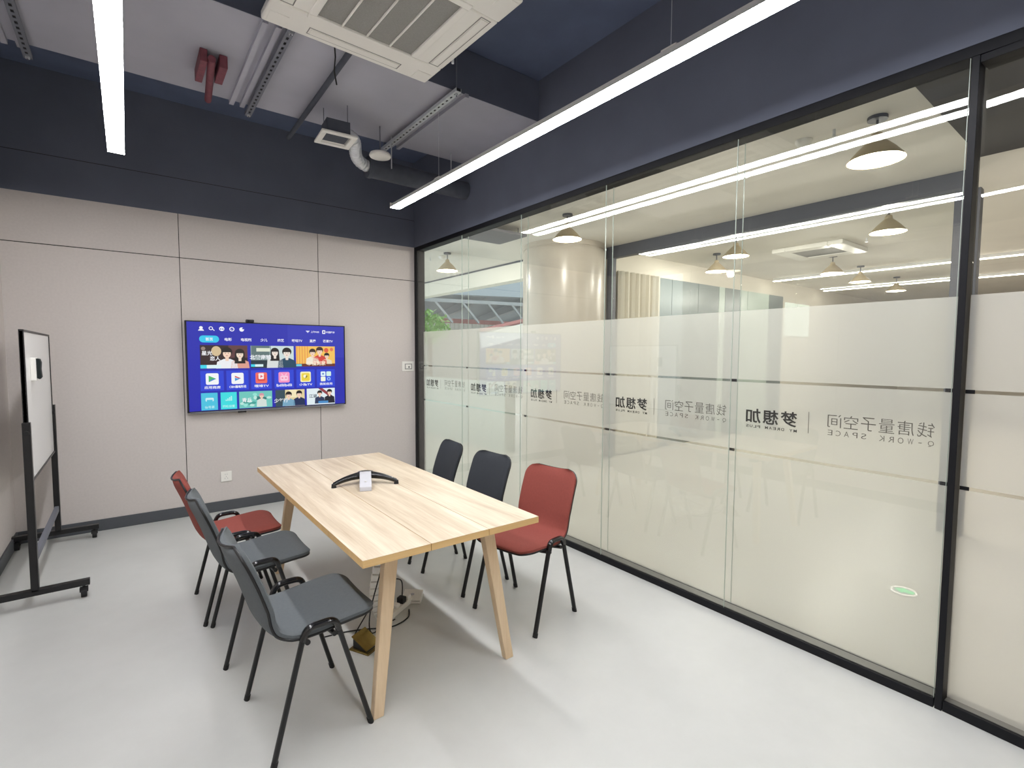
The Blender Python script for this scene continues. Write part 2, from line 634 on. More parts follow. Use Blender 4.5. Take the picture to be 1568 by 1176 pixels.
strip_light(-0.735, 'long bright strip light hanging on the right, alongside the glass partition', 2.787)

# rectangular duct
duct = thing('ventilation_duct', 'wide flat grey ventilation duct crossing under the dark slab', 'duct', (0, 0, 0))
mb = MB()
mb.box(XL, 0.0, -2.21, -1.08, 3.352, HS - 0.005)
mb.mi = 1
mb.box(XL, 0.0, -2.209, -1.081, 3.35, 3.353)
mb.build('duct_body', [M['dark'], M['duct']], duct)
for x, w in ((-1.97, 0.05), (-0.72, 0.05), (-3.16, 0.05)):
    MB().box(x - w, x - w + 0.03, -2.225, -1.065, 3.325, 3.352).build('flange', M['duct'], duct)
    MB().box(x + w - 0.03, x + w, -2.225, -1.065, 3.325, 3.352).build('flange', M['duct'], duct)

def trapeze(x, rod, m, label, holes=True):
    t = thing('duct_hanger', label, 'hanger', (x, 0, 3.3), 0, 'trapeze hangers under the duct')
    mb = MB()
    y0, y1 = -2.30, -1.0
    # slotted channel: two lips and a web pierced by slots, seen from below
    mb.box(-0.021, -0.017, y0, y1, 0.0, 0.024)
    mb.box(0.017, 0.021, y0, y1, 0.0, 0.024)
    k = 22
    step = (y1 - y0) / k
    for i in range(k):
        a = y0 + i * step
        mb.box(-0.017, 0.017, a, a + step * 0.5, 0.0, 0.003)
        mb.box(-0.017, -0.007, a + step * 0.5, a + step, 0.0, 0.003)
        mb.box(0.007, 0.017, a + step * 0.5, a + step, 0.0, 0.003)
    mb.build('slotted_channel', m, t)
    MB().box(-0.0165, 0.0165, y0, y1, 0.006, 0.024).build('channel_core', M['rub'], t)
    for y in (y0 + 0.03, y1 - 0.03):
        r = MB().tube([(0, y, -0.02), (0, y, HS - 3.3)], 0.005, 8).build('threaded_rod', M['painted'], t)
        MB().lathe([(0, -0.014), (0.012, -0.014), (0.012, -0.001), (0, -0.001)], (0, y, 0), 6).build('nut', M['galv'], r)
    return t
trapeze(-0.80, True, M['galv'], 'shiny slotted steel channel hung under the duct near the right strip light')
trapeze(-1.885, True, M['painted'], 'grey slotted channel hung under the duct left of the air conditioner')
trapeze(-3.10, True, M['painted'], 'grey slotted channel hung under the duct at the far left')
tag(MB().tube([(-1.55, -2.4, 3.31), (-1.535, -0.75, 3.31)], 0.018, 12).build('conduit_pipe', M['pipe'], smooth=True),
    'thin dark pipe running under the duct behind the air conditioner', 'pipe')
rp = thing('red_pipe_bracket', 'red oxide pipe stub and bracket fixed below the duct', 'pipe bracket', (-2.19, -1.45, 3.3))
MB().tube([(-0.015, -0.27, -0.01), (0.03, 0.33, -0.01)], 0.022, 12).build('pipe_stub', M['redpaint'], rp, smooth=True)
mb = MB().box(-0.075, -0.035, -0.25, 0.05, -0.03, 0.048)
mb.build('bracket_plate', M['redpaint'], rp, bevel=0.004)
MB().box(0.03, 0.075, -0.24, 0.0, -0.03, 0.048).build('bracket_plate', M['redpaint'], rp, bevel=0.004)
for x in (-0.05, 0.05):
    MB().tube([(x, -0.21, 0.048), (x, -0.21, 0.0)], 0.01, 8).build('bolt', M['painted'], rp)

# cassette air conditioner
ac = thing('cassette_air_conditioner', 'white square cassette air conditioner with grey intake grille under the slab', 'air conditioner', (-1.59, -2.93, 3.19), math.radians(2.0))
S = 0.475
mb = MB()
def ring(mb, a, b, z0, z1):
    mb.box(-a, a, b, a, z0, z1); mb.box(-a, a, -a, -b, z0, z1); mb.box(b, a, -b, b, z0, z1); mb.box(-a, -b, -b, b, z0, z1)
ring(mb, S, 0.275, 0.0, 0.045)
mb.build('fascia', M['white'], ac, bevel=0.012, segs=3)
MB().box(-0.42, 0.42, -0.42, 0.42, 0.045, 0.30).build('casing', M['painted'], ac)
mb = MB()
mb.box(-0.265, 0.265, -0.265, 0.265, 0.006, 0.02)
gr = mb.build('intake_grille', M['filt'], ac)
mb = MB()
ring(mb, 0.30, 0.262, -0.006, 0.01)
for x in (-0.1325, 0.0, 0.1325):
    mb.box(x - 0.005, x + 0.005, -0.265, 0.265, -0.002, 0.01)
mb.build('grille_frame', M['white'], gr, bevel=0.004)
for k in range(4):
    R = Matrix.Rotation(k * PI / 2, 3, 'Z')
    mb = MB()
    mb.box(-0.25, 0.25, 0.385, 0.43, -0.006, 0.003, rot=Matrix.Rotation(k * PI / 2, 3, 'Z'))
    mb.build('louvre', M['white'], ac, bevel=0.004)
    mb = MB()
    mb.box(-0.26, 0.26, 0.376, 0.381, -0.001, 0.002, rot=R)
    mb.box(-0.26, 0.26, 0.434, 0.438, -0.001, 0.002, rot=R)
    mb.box(-0.262, -0.257, 0.376, 0.438, -0.001, 0.002, rot=R)
    mb.box(0.257, 0.262, 0.376, 0.438, -0.001, 0.002, rot=R)
    mb.build('louvre_slot', M['filt'], ac)
for sx, sy in ((0.41, 0.41), (-0.41, 0.41), (-0.41, -0.41), (0.41, -0.41)):
    MB().box(sx - 0.045, sx + 0.045, sy - 0.045, sy + 0.045, -0.002, 0.002).build('corner_cover', M['white'], ac, bevel=0.001)
MB().box(-0.40, -0.34, 0.05, 0.16, -0.012, 0.0).build('latch', M['white'], ac, bevel=0.004)
mb = MB().tube([(-0.095, 0.478, 0.02), (-0.09, 0.482, -0.04), (-0.098, 0.482, -0.12), (-0.085, 0.482, -0.19)], 0.004, 6)
mb.build('loose_wire', M['rub'], ac)
for x, y in ((0.478, 0.16),):
    MB().tube([(x, y, 0.03), (x, y, -0.01)], 0.008, 8).build('hook', M['galv'], ac)
for x, y in ((0.40, 0.40), (-0.40, 0.40)):
    MB().tube([(x, y, 0.25), (x, y, 0.478)], 0.005, 6).build('threaded_rod', M['painted'], ac)

# supply diffuser with flexible duct, disc fitting, insulated duct
vd = thing('air_diffuser', 'small white square air diffuser hung below the duct', 'air vent', (-1.37, -1.46, 3.1), math.radians(-4))
mb = MB()
ring(mb, 0.13, 0.09, 0.0, 0.016)
mb.build('diffuser_frame', M['white'], vd, bevel=0.004)
mb = MB()
for a, h in ((0.09, 0.0), (0.06, 0.01)):
    pass
apex = (0, 0, 0.004)
c4 = [(-0.09, -0.09, 0.012), (0.09, -0.09, 0.012), (0.09, 0.09, 0.012), (-0.09, 0.09, 0.012)]
mb.mi = 0
mb.poly([c4[0], c4[1], (0, 0, 0.05)]); mb.poly([c4[2], c4[3], (0, 0, 0.05)])
mb.mi = 1
mb.poly([c4[1], c4[2], (0, 0, 0.05)]); mb.poly([c4[3], c4[0], (0, 0, 0.05)])
mb.build('diffuser_vanes', [M['white'], M['filt']], vd)
MB().box(-0.085, 0.085, -0.085, 0.085, 0.016, 0.12).build('plenum_box', M['pipe'], vd)
MB().tube([(-0.07, 0.07, 0.12), (-0.07, 0.07, 0.248)], 0.003, 8).build('hanger_rod', M['painted'], vd)
MB().tube([(0.07, -0.07, 0.12), (0.07, -0.07, 0.248)], 0.003, 8).build('hanger_rod', M['painted'], vd)

def bez(p0, p1, p2, p3, n):
    out = []
    for i in range(n + 1):
        t = i / n
        out.append(tuple(a * (1 - t) ** 3 + 3 * b * t * (1 - t) ** 2 + 3 * c * t * t * (1 - t) + d * t ** 3 for a, b, c, d in zip(p0, p1, p2, p3)))
    return out
path = bez((-1.284, -1.45, 3.17), (-1.13, -1.42, 3.16), (-1.22, -1.20, 3.09), (-0.98, -1.14, 3.08), 64)
tag(MB().tube(path, [0.05 if i % 4 < 2 else 0.042 for i in range(65)], 14).build('flexible_duct', M['galv'], smooth=True),
    'curved silver corrugated hose coming out of the square air diffuser', 'flexible duct')
ip = thing('insulated_duct', 'dark round insulated duct behind the right strip light', 'duct', (-0.98, -1.14, 3.08))
MB().tube([(0, 0, 0), (0.1, 0, 0), (0.98, 0.02, 0)], 0.082, 20).build('insulation', M['pipe'], ip, smooth=True)
MB().tube([(-0.02, 0, 0), (0.012, 0, 0)], 0.088, 20).build('collar', M['pipe'], ip, smooth=True)
for x in (0.16, 0.75):
    MB().tube([(x, -0.09, 0.0), (x, -0.09, 0.268)], 0.005, 8).build('hanger_rod', M['galv'], ip)
dt = thing('ceiling_disc', 'round white disc fitting beside the silver corrugated hose', 'ceiling speaker', (-0.975, -1.355, 3.1))
MB().lathe([(0, -0.004), (0.055, -0.003), (0.082, 0.002), (0.088, 0.012), (0.08, 0.03), (0, 0.032)], n=36).build('disc', M['white'], dt, smooth=True)
MB().tube([(0, 0, 0.03), (0, 0, 0.248)], 0.005, 10).build('drop_rod', M['painted'], dt)

# ================================================================== television
tv = thing('television', 'wall mounted flat television showing a blue app menu', 'television', (-2.2655, -0.012, 0.95))
TW, TH = 1.424, 0.83
MB().box(0, TW, -0.050, -0.012, 0, TH).build('bezel', M['black'], tv, bevel=0.003)
MB().box(0.35, 1.05, -0.012, 0.010, 0.2, 0.65).build('wall_bracket', M['rub'], tv)
MB().box(0.02, TW - 0.02, -0.053, -0.05, -0.006, 0.006).build('chin', M['painted'], tv)
MB().box(0.40, 0.47, -0.052, -0.03, -0.022, 0.0).build('sensor', M['grip'], tv, bevel=0.003)
EM = {}
SCR = [(20, 20, 20)]
def em(rgb):
    k = tuple(rgb)
    if k not in EM:
        EM[k] = emit('screen_%02d_%02d_%02d' % k, rgb, 0.95)
    return EM[k]
smats, sidx = [], {}
smb = MB()
SO, SU, SV = (0.0, -0.0505, 0.0), (1, 0, 0), (0, 0, 1)
SW, SH = 1.42, 0.83
layer = [0]
def col(rgb):
    k = tuple(rgb)
    if k not in sidx:
        sidx[k] = len(smats)
        smats.append(em(k))
    smb.mi = sidx[k]
def scr_poly(pts, rgb, lift):
    col(rgb)
    smb.poly([(u * SW + 0.002, -0.0508 - lift * 0.00025, v * SH) for u, v in pts])
def rect(u0, v0, u1, v1, rgb, lift=1):
    scr_poly([(u0, v0), (u1, v0), (u1, v1), (u0, v1)], rgb, lift)
AR = SW / SH
def rrect(u0, v0, u1, v1, r, rgb, lift=1):
    pts = []
    for cx, cy, a0 in ((u1 - r, v0 + r * AR, -90), (u1 - r, v1 - r * AR, 0), (u0 + r, v1 - r * AR, 90), (u0 + r, v0 + r * AR, 180)):
        for i in range(6):
            a = math.radians(a0 + 18 * i)
            pts.append((cx + r * math.cos(a), cy + r * AR * math.sin(a)))
    scr_poly(pts, rgb, lift)
def disc(u, v, ru, rv, rgb, lift=2):
    scr_poly([(u + ru * math.cos(2 * PI * i / 18), v + rv * math.sin(2 * PI * i / 18)) for i in range(18)], rgb, lift)
def scr_text(s, u, v, h, rgb=(245, 246, 250), lift=3, w=None, bold=0.02):
    """centred at u with height h (fractions of the screen)"""
    me, a, b, c, d = text_mesh(s, bold)
    ww = w if w else (b - a) / (d - c) * h / AR
    col(rgb)
    put_text(smb, s, (0.002, -0.0508 - lift * 0.00025, 0), SU, SV, (u - ww / 2) * SW, (u + ww / 2) * SW, (v - h / 2) * SH, (v + h / 2) * SH, bold)
BL = (34, 40, 176)
rect(0.008, 0.016, 0.992, 0.988, BL, 0)
rect(0.60, 0.60, 0.992, 0.988, (46, 52, 182), 0.3)
# status row
WH = (245, 246, 250)
disc(0.085, 0.925, 0.010, 0.017, WH); scr_poly([(0.068, 0.893), (0.102, 0.893), (0.096, 0.909), (0.074, 0.909)], WH, 2)
disc(0.139, 0.922, 0.012, 0.020, WH); disc(0.139, 0.922, 0.0075, 0.0125, BL, 2.5); scr_poly([(0.146, 0.912), (0.150, 0.916), (0.161, 0.898), (0.157, 0.894)], WH, 2)
disc(0.200, 0.92, 0.015, 0.025, WH); disc(0.194, 0.917, 0.004, 0.007, BL, 2.5); disc(0.206, 0.917, 0.004, 0.007, BL, 2.5)
disc(0.258, 0.919, 0.015, 0.025, WH); disc(0.258, 0.919, 0.0095, 0.016, BL, 2.5); scr_poly([(0.251, 0.92), (0.256, 0.912), (0.266, 0.926), (0.256, 0.917)], WH, 3)
disc(0.315, 0.918, 0.014, 0.024, WH); disc(0.323, 0.928, 0.005, 0.008, BL, 2.5)
for i, r in enumerate((0.014, 0.009)):
    scr_poly([(0.735, 0.899), (0.735 - r, 0.899 + r * 1.9), (0.735 + r, 0.899 + r * 1.9)], WH if i == 0 else (200, 205, 240), 2 + i)
scr_text('上午9:05', 0.785, 0.914, 0.026)
rrect(0.836, 0.893, 0.858, 0.938, 0.004, WH); rect(0.842, 0.905, 0.852, 0.926, BL, 2.5)
scr_text('中国移动', 0.894, 0.914, 0.026)
# tabs
rrect(0.073, 0.766, 0.183, 0.842, 0.022, (52, 200, 238))
scr_text('首页', 0.128, 0.803, 0.036)
for s, u in zip(('电影', '电视剧', '少儿', '综艺', '咪咕TV', '直播', '芒果TV'), (0.235, 0.34, 0.448, 0.554, 0.662, 0.768, 0.875)):
    scr_text(s, u, 0.803, 0.036)

SKIN, SKIN2, HAIR = (244, 212, 190), (240, 220, 200), (30, 24, 24)
def figure(u, v, s, cloth, hair=HAIR, skin=SKIN, vb=0.48, long=False, tilt=0.0):
    """a bust: shoulders, neck, face, hair; s is the head radius"""
    sv = s * AR
    scr_poly([(u - 2.1 * s, vb), (u + 2.1 * s, vb), (u + 1.9 * s, v - 1.9 * sv), (u + 0.6 * s, v - 1.25 * sv), (u - 0.6 * s, v - 1.25 * sv), (u - 1.9 * s, v - 1.9 * sv)], cloth, 2)
    if long:
        scr_poly([(u - 1.2 * s, v - 2.3 * sv), (u + 1.2 * s, v - 2.3 * sv), (u + 1.05 * s, v + 0.4 * sv), (u - 1.05 * s, v + 0.4 * sv)], hair, 2.3)
    disc(u + tilt * s, v + 0.3 * sv, 1.05 * s, 1.0 * sv, hair, 2.6)
    scr_poly([(u - 0.3 * s, v - 1.7 * sv), (u + 0.3 * s, v - 1.7 * sv), (u + 0.35 * s, v - 0.6 * sv), (u - 0.35 * s, v - 0.6 * sv)], skin, 2.8)
    disc(u, v - 0.1 * sv, 0.76 * s, 0.95 * sv, skin, 3)
    scr_poly([(u - 0.8 * s, v + 0.2 * sv), (u + 0.8 * s, v + 0.2 * sv), (u + 0.7 * s, v + 0.85 * sv), (u - 0.7 * s, v + 0.85 * sv)], hair, 3.2)
    for e in (-0.28, 0.28):
        disc(u + e * s, v - 0.02 * sv, 0.09 * s, 0.07 * sv, HAIR, 3.4)
    disc(u, v - 0.55 * sv, 0.18 * s, 0.07 * sv, (190, 96, 96), 3.4)
# large posters
rect(0.075, 0.48, 0.346, 0.738, (52, 34, 36))
disc(0.165, 0.672, 0.028, 0.055, (214, 190, 150), 1.5); disc(0.093, 0.70, 0.012, 0.02, (150, 130, 120), 1.5)
rect(0.235, 0.60, 0.346, 0.738, (96, 60, 62), 1.2)
figure(0.225, 0.650, 0.030, (238, 240, 244)); figure(0.300, 0.640, 0.027, (222, 160, 142), skin=SKIN2, long=True)
scr_text('星光', 0.113, 0.650, 0.05); scr_text('恋人', 0.158, 0.592, 0.05)
rect(0.075, 0.482, 0.19, 0.520, (224, 246, 248), 3.6); rect(0.075, 0.482, 0.11, 0.520, (60, 214, 236), 3.8)
rect(0.365, 0.48, 0.637, 0.737, (140, 160, 160))
rect(0.365, 0.48, 0.50, 0.57, (36, 52, 62), 1.3); rect(0.37, 0.62, 0.48, 0.737, (96, 118, 118), 1.3); rect(0.40, 0.67, 0.485, 0.71, (226, 232, 214), 1.5)
rect(0.49, 0.48, 0.637, 0.737, (206, 222, 222), 1.2)
figure(0.515, 0.660, 0.025, (220, 224, 222), long=True, skin=(238, 226, 214)); figure(0.592, 0.655, 0.029, (28, 70, 96), skin=(238, 226, 214))
scr_text('北辙南辕', 0.425, 0.605, 0.055); rect(0.365, 0.495, 0.44, 0.523, (220, 246, 248), 3.6); rect(0.365, 0.495, 0.39, 0.523, (60, 214, 236), 3.8)
rect(0.652, 0.49, 0.924, 0.738, (246, 196, 92))
for k in range(5):
    rect(0.655 + k * 0.018, 0.52, 0.662 + k * 0.018, 0.738, (238, 158, 80), 1.2)
rect(0.652, 0.49, 0.924, 0.525, (110, 52, 36), 1.4)
disc(0.862, 0.69, 0.016, 0.028, (226, 92, 64), 1.5); disc(0.90, 0.70, 0.012, 0.022, (232, 120, 84), 1.5)
figure(0.765, 0.660, 0.022, (244, 234, 214), vb=0.52, hair=(60, 40, 30)); figure(0.815, 0.680, 0.024, (214, 70, 60), vb=0.52, hair=(60, 34, 28)); figure(0.865, 0.62, 0.018, (236, 220, 190), vb=0.52)
scr_text('幸福到家', 0.79, 0.530, 0.055, (255, 240, 214), 3.8); rect(0.653, 0.495, 0.69, 0.52, (110, 216, 230), 3.8)
# app row
AX = [(0.073, 0.203), (0.218, 0.348), (0.363, 0.490), (0.508, 0.634), (0.652, 0.777), (0.792, 0.921)]
for a, b in AX:
    rect(a, 0.235, b, 0.455, (42, 68, 214))
names = ('应用商店', 'CIBN酷喵影视', '埋堆TV', 'bilibili', '小猴TV', '我的应用')
for (a, b), nm in zip(AX, names):
    scr_text(nm, (a + b) / 2, 0.272, 0.032, w=min(0.10, 0.02 * len(nm) + 0.01))
def icon(i, rgb):
    a, b = AX[i]
    c = (a + b) / 2
    rrect(c - 0.036, 0.302, c + 0.036, 0.428, 0.010, rgb, 2)
    return c
c = icon(0, (246, 248, 250)); scr_poly([(c - 0.02, 0.33), (c + 0.022, 0.366), (c - 0.02, 0.402)], (74, 186, 110), 3); scr_poly([(c - 0.02, 0.33), (c + 0.022, 0.366), (c - 0.002, 0.362)], (64, 120, 210), 3.3)
c = icon(1, (246, 248, 250)); scr_poly([(c - 0.016, 0.395), (c + 0.02, 0.366), (c + 0.004, 0.366), (c - 0.016, 0.38)], (210, 50, 70), 3); scr_poly([(c - 0.016, 0.335), (c + 0.02, 0.366), (c - 0.004, 0.366), (c - 0.016, 0.375)], (70, 150, 220), 3.2)
c = icon(2, (240, 110, 96)); rrect(c - 0.024, 0.33, c + 0.024, 0.40, 0.008, (222, 70, 66), 3); rrect(c - 0.018, 0.35, c + 0.016, 0.418, 0.006, (250, 236, 238), 3.3); scr_poly([(c - 0.008, 0.365), (c + 0.010, 0.38), (c - 0.004, 0.40)], (230, 90, 110), 3.6)
c = icon(3, (248, 150, 196)); rrect(c - 0.025, 0.325, c + 0.025, 0.385, 0.008, (252, 206, 226), 3); rect(c - 0.016, 0.35, c - 0.006, 0.362, (230, 90, 140), 3.3); rect(c + 0.006, 0.35, c + 0.016, 0.362, (230, 90, 140), 3.3)
scr_poly([(c - 0.02, 0.408), (c - 0.014, 0.412), (c - 0.004, 0.388), (c - 0.010, 0.386)], (252, 206, 226), 3); scr_poly([(c + 0.02, 0.408), (c + 0.014, 0.412), (c + 0.004, 0.388), (c + 0.010, 0.386)], (252, 206, 226), 3)
c = icon(4, (250, 244, 190)); rrect(c - 0.028, 0.315, c + 0.028, 0.41, 0.010, (240, 214, 70), 3); disc(c - 0.004, 0.372, 0.012, 0.02, (252, 246, 214), 3.4); scr_poly([(c - 0.004, 0.34), (c + 0.014, 0.372), (c + 0.004, 0.385)], (130, 120, 40), 3.6)
c = (AX[5][0] + AX[5][1]) / 2
for du, dv, rgb in ((-0.020, 0.397, (226, 244, 250)), (0.020, 0.397, (214, 244, 232)), (-0.020, 0.333, (242, 248, 226)), (0.020, 0.333, (60, 96, 226))):
    rrect(c + du - 0.017, dv - 0.029, c + du + 0.017, dv + 0.029, 0.006, rgb, 2)
disc(c + 0.020, 0.333, 0.012, 0.02, (190, 220, 250), 3); disc(c + 0.020, 0.333, 0.008, 0.013, (60, 96, 226), 3.3)
disc(c - 0.020, 0.397, 0.007, 0.012, (90, 140, 210), 3)
# bottom row
rect(0.073, 0.022, 0.165, 0.212, (74, 196, 226)); rect(0.182, 0.022, 0.275, 0.212, (60, 222, 226))
scr_text('信号源', 0.119, 0.055, 0.03, (190, 236, 246)); scr_text('网络设置', 0.228, 0.055, 0.03, (180, 244, 242))
rrect(0.097, 0.118, 0.143, 0.158, 0.006, (206, 240, 248), 2); rect(0.104, 0.118, 0.136, 0.136, (74, 196, 226), 3)
for k in range(4):
    rect(0.210 + k * 0.010, 0.115, 0.217 + k * 0.010, 0.13 + k * 0.013, (180, 244, 242), 2)
rect(0.289, 0.022, 0.491, 0.212, (112, 200, 190))
for k in range(16):
    disc(0.30 + random.random() * 0.18, 0.045 + random.random() * 0.14, 0.010 + random.random() * 0.01, 0.014 + random.random() * 0.012, random.choice([(70, 160, 150), (150, 226, 214), (52, 124, 120), (190, 232, 222)]), 1.3 + k * 0.02)
figure(0.425, 0.155, 0.015, (214, 226, 220), vb=0.03, hair=(214, 150, 166)); scr_text('青丘', 0.335, 0.115, 0.05)
rect(0.512, 0.018, 0.705, 0.215, (226, 210, 160)); rect(0.512, 0.018, 0.575, 0.215, (54, 76, 88), 1.2); rect(0.60, 0.12, 0.65, 0.215, (244, 232, 190), 1.3)
figure(0.598, 0.150, 0.020, (120, 168, 196), vb=0.02); figure(0.668, 0.160, 0.019, (24, 42, 84), vb=0.02); scr_text('少年行', 0.548, 0.09, 0.05)
rect(0.72, 0.018, 0.919, 0.218, (228, 240, 244)); scr_poly([(0.80, 0.218), (0.83, 0.218), (0.90, 0.12), (0.87, 0.12)], (150, 60, 70), 1.3)
figure(0.81, 0.155, 0.017, (40, 54, 90), vb=0.03); figure(0.88, 0.165, 0.018, (30, 30, 44), vb=0.03); scr_text('江湖', 0.762, 0.125, 0.045, (60, 80, 96)); rect(0.80, 0.03, 0.87, 0.06, (70, 140, 200), 3.7)
o = smb.build('screen', smats, tv)
o['label'] = 'lit blue screen with rows of app icons and film posters'
wc = thing('webcam', 'small black webcam clipped on top of the television', 'webcam', (-1.745, -0.055, 1.782))
MB().box(-0.036, 0.036, -0.022, 0.012, -0.002, 0.026).build('camera_body', M['black'], wc, bevel=0.008, segs=3)
MB().box(-0.02, 0.02, 0.012, 0.04, -0.02, 0.0).build('clip', M['rub'], wc)
mb = MB()
mb.tube([(-0.012, -0.0215, 0.012), (-0.012, -0.026, 0.012)], 0.008, 14)
mb.build('lens', M['grip'], wc)

# ------------------------------------------------------------------ wall fittings
sw = thing('wall_switch', 'white wall switch panel next to the black window post', 'switch', (-0.093, 0, 1.345))
MB().box(-0.075, 0.075, -0.010, 0.0, -0.056, 0.056).build('cover_plate', M['white'], sw, bevel=0.003)
MB().box(-0.04, 0.05, -0.0115, -0.010, -0.036, 0.030).build('rocker', M['filt'], sw)
mb = MB().box(-0.03, 0.04, -0.0125, -0.0115, -0.026, 0.022)
mb.build('button', M['white'], sw)
MB().box(0.004, 0.018, -0.0131, -0.0125, -0.018, 0.0).build('indicator', M['ink'], sw)
so = thing('wall_socket', 'white square wall socket low on the wall under the television', 'socket', (-1.972, 0, 0.325))
MB().box(-0.046, 0.046, -0.009, 0.0, -0.048, 0.048).build('cover_plate', M['white'], so, bevel=0.003)
mb = MB()
for x, z, a in ((-0.008, 0.02, 0), (0.008, 0.02, 0), (-0.011, -0.018, 0.5), (0.011, -0.018, -0.5), (0, -0.002, 0)):
    mb.box(x - 0.0013, x + 0.0013, -0.0094, -0.0088, z - 0.005, z + 0.005)
mb.build('socket_slots', M['ogrey'], so)

# ================================================================== whiteboard
wb = thing('mobile_whiteboard', 'black framed whiteboard on a castored stand by the left wall', 'whiteboard', (-3.15, 0, 0))
YN, YFAR = -1.40, -0.17
for y in (YN, YFAR):
    MB().box(-0.018, 0.018, y - 0.02, y + 0.02, 0.095, 1.09).build('upright', M['black'], wb, bevel=0.003)
    base = MB().box(-0.275, 0.245, y - 0.02, y + 0.02, 0.072, 0.108).build('base_bar', M['black'], wb, bevel=0.003)
    for x in (-0.235, 0.215):
        mb = MB()
        mb.tube([(x - 0.014, y, 0.028), (x + 0.014, y, 0.028)], 0.028, 18)
        mb.tube([(x, y, 0.028), (x, y, 0.075)], 0.008, 8)
        mb.box(x - 0.02, x + 0.02, y - 0.02, y + 0.012, 0.035, 0.06)
        mb.build('caster', M['rub'], base, smooth=True)
    kb = MB().tube([(0.0, y - 0.020, 1.03), (0.0, y - 0.036, 1.03)], 0.014, 12)
    kb.build('clamp_knob', M['rub'], wb, smooth=True)
MB().box(-0.012, 0.012, YN + 0.02, YFAR - 0.02, 0.26, 0.30).build('cross_bar', M['painted'], wb)
bd = MB().box(-0.012, 0.002, YN + 0.02, YFAR - 0.02, 0.735, 1.615).build('board', M['board'], wb)
mb = MB()
t = 0.014
y0, y1 = YN + 0.02, YFAR - 0.02
mb.box(-0.016, 0.007, y0, y0 + t, 0.725, 1.625); mb.box(-0.016, 0.007, y1 - t, y1, 0.725, 1.625)
mb.box(-0.016, 0.007, y0 + t, y1 - t, 1.611, 1.625); mb.box(-0.016, 0.007, y0 + t, y1 - t, 0.725, 0.739)
mb.build('board_frame', M['black'], bd, bevel=0.002)
er = thing('board_eraser', 'white backed black felt eraser stuck on the whiteboard', 'eraser', (-3.148, -1.13, 1.39))
MB().box(0.0, 0.028, -0.03, 0.03, -0.07, 0.07).build('eraser_back', M['white'], er, bevel=0.003)
mb = MB()
pr = [(0.028, -0.055), (0.040, -0.062), (0.048, -0.05), (0.045, 0.0), (0.048, 0.04), (0.042, 0.062), (0.028, 0.065)]
mb.prism([(x, -0.032, z) for x, z in pr], (0, 0.064, 0))
mb.build('felt_pad', M['felt'], er, smooth=True)

# ================================================================== table
TX, TY = -1.568, -2.607
tb = thing('meeting_table', 'light oak meeting table with three long planks and splayed wooden legs', 'table', (TX, TY, 0))
HW, HL, ZT = 0.433, 0.963, 0.72
pw = 2 * HW / 3
for i in range(3):
    a = -HW + i * pw
    mb = MB()
    mb.box(a + (0.0015 if i else 0), a + pw - (0.0015 if i < 2 else 0), -HL, HL, ZT - 0.03, ZT - 0.0012)
    mb.mi = 1
    mb.box(a + (0.0015 if i else 0), a + pw - (0.0015 if i < 2 else 0), -HL, HL, ZT - 0.0012, ZT)
    o = mb.build('tabletop_plank', [M['woodedge'], M['wood']], tb)
MB().box(-HW + 0.08, HW - 0.08, -HL + 0.14, -HL + 0.19, ZT - 0.075, ZT - 0.0305).build('frame_rail', M['black'], tb)
MB().box(-HW + 0.08, HW - 0.08, HL - 0.19, HL - 0.14, ZT - 0.075, ZT - 0.0305).build('frame_rail', M['black'], tb)
MB().box(-0.03, 0.03, -HL + 0.19, HL - 0.19, ZT - 0.075, ZT - 0.0305).build('frame_rail', M['black'], tb)
for sx in (-1, 1):
    for sy in (-1, 1):
        foot = Vector((sx * 0.338, sy * 0.848, 0))
        top = Vector((sx * 0.245, sy * 0.785, ZT - 0.045))
        mb = MB()
        vs = []
        for p, w, d in ((foot, 0.023, 0.018), (top, 0.031, 0.023)):
            for i, j in ((-1, -1), (1, -1), (1, 1), (-1, 1)):
                vs.append(mb.bm.verts.new(p + Vector((i * w, j * d, 0))))
        for q in ((3, 2, 1, 0), (4, 5, 6, 7), (0, 1, 5, 4), (1, 2, 6, 5), (2, 3, 7, 6), (3, 0, 4, 7)):
            mb.face([vs[i] for i in q])
        lg = mb.build('leg', M['leg'], tb, bevel=0.004)
        MB().box(top.x - 0.036, top.x + 0.036, top.y - 0.028, top.y + 0.028, ZT - 0.05, ZT - 0.0305).build('leg_bracket', M['black'], lg)

# ------------------------------------------------------------------ conference phone on the table
cp = thing('conference_phone', 'black winged conference phone with a silver centre on the table', 'conference phone', (-1.575, -2.50, ZT), math.radians(-21))
def wing(side):
    mb = MB()
    n = 14
    prev = None
    for i in range(n + 1):
        t = i / n
        x = side * (0.015 + 0.165 * t)
        yc = 0.045 - 0.06 * t - 0.03 * t * t
        zc = 0.046 - 0.012 * t - 0.017 * t ** 3
        hw = 0.034 * (1 - t) + 0.016 * t
        th = 0.013 + 0.010 * (1 - t)
        ringv = [mb.bm.verts.new((x, yc + hw * math.cos(a), max(0.001, zc + th * math.sin(a)))) for a in [2 * PI * k / 12 for k in range(12)]]
        if prev:
            for k in range(12):
                mb.face([prev[k], prev[(k + 1) % 12], ringv[(k + 1) % 12], ringv[k]])
        else:
            mb.face(ringv)
        prev = ringv
    mb.face(prev)
    o = mb.build('wing', M['grip'], cp, smooth=True)
    MB().lathe([(0, 0.0), (0.014, 0.0), (0.012, 0.022), (0, 0.022)], (side * 0.176, -0.044, 0), 14).build('foot', M['rub'], o, smooth=True)
wing(-1); wing(1)
mb = MB()
mb.lathe([(0, 0.030), (0.05, 0.034), (0.056, 0.050), (0.045, 0.062), (0, 0.066)], (0, 0.05, 0), 28)
mb.build('speaker_dome', M['black'], cp, smooth=True)
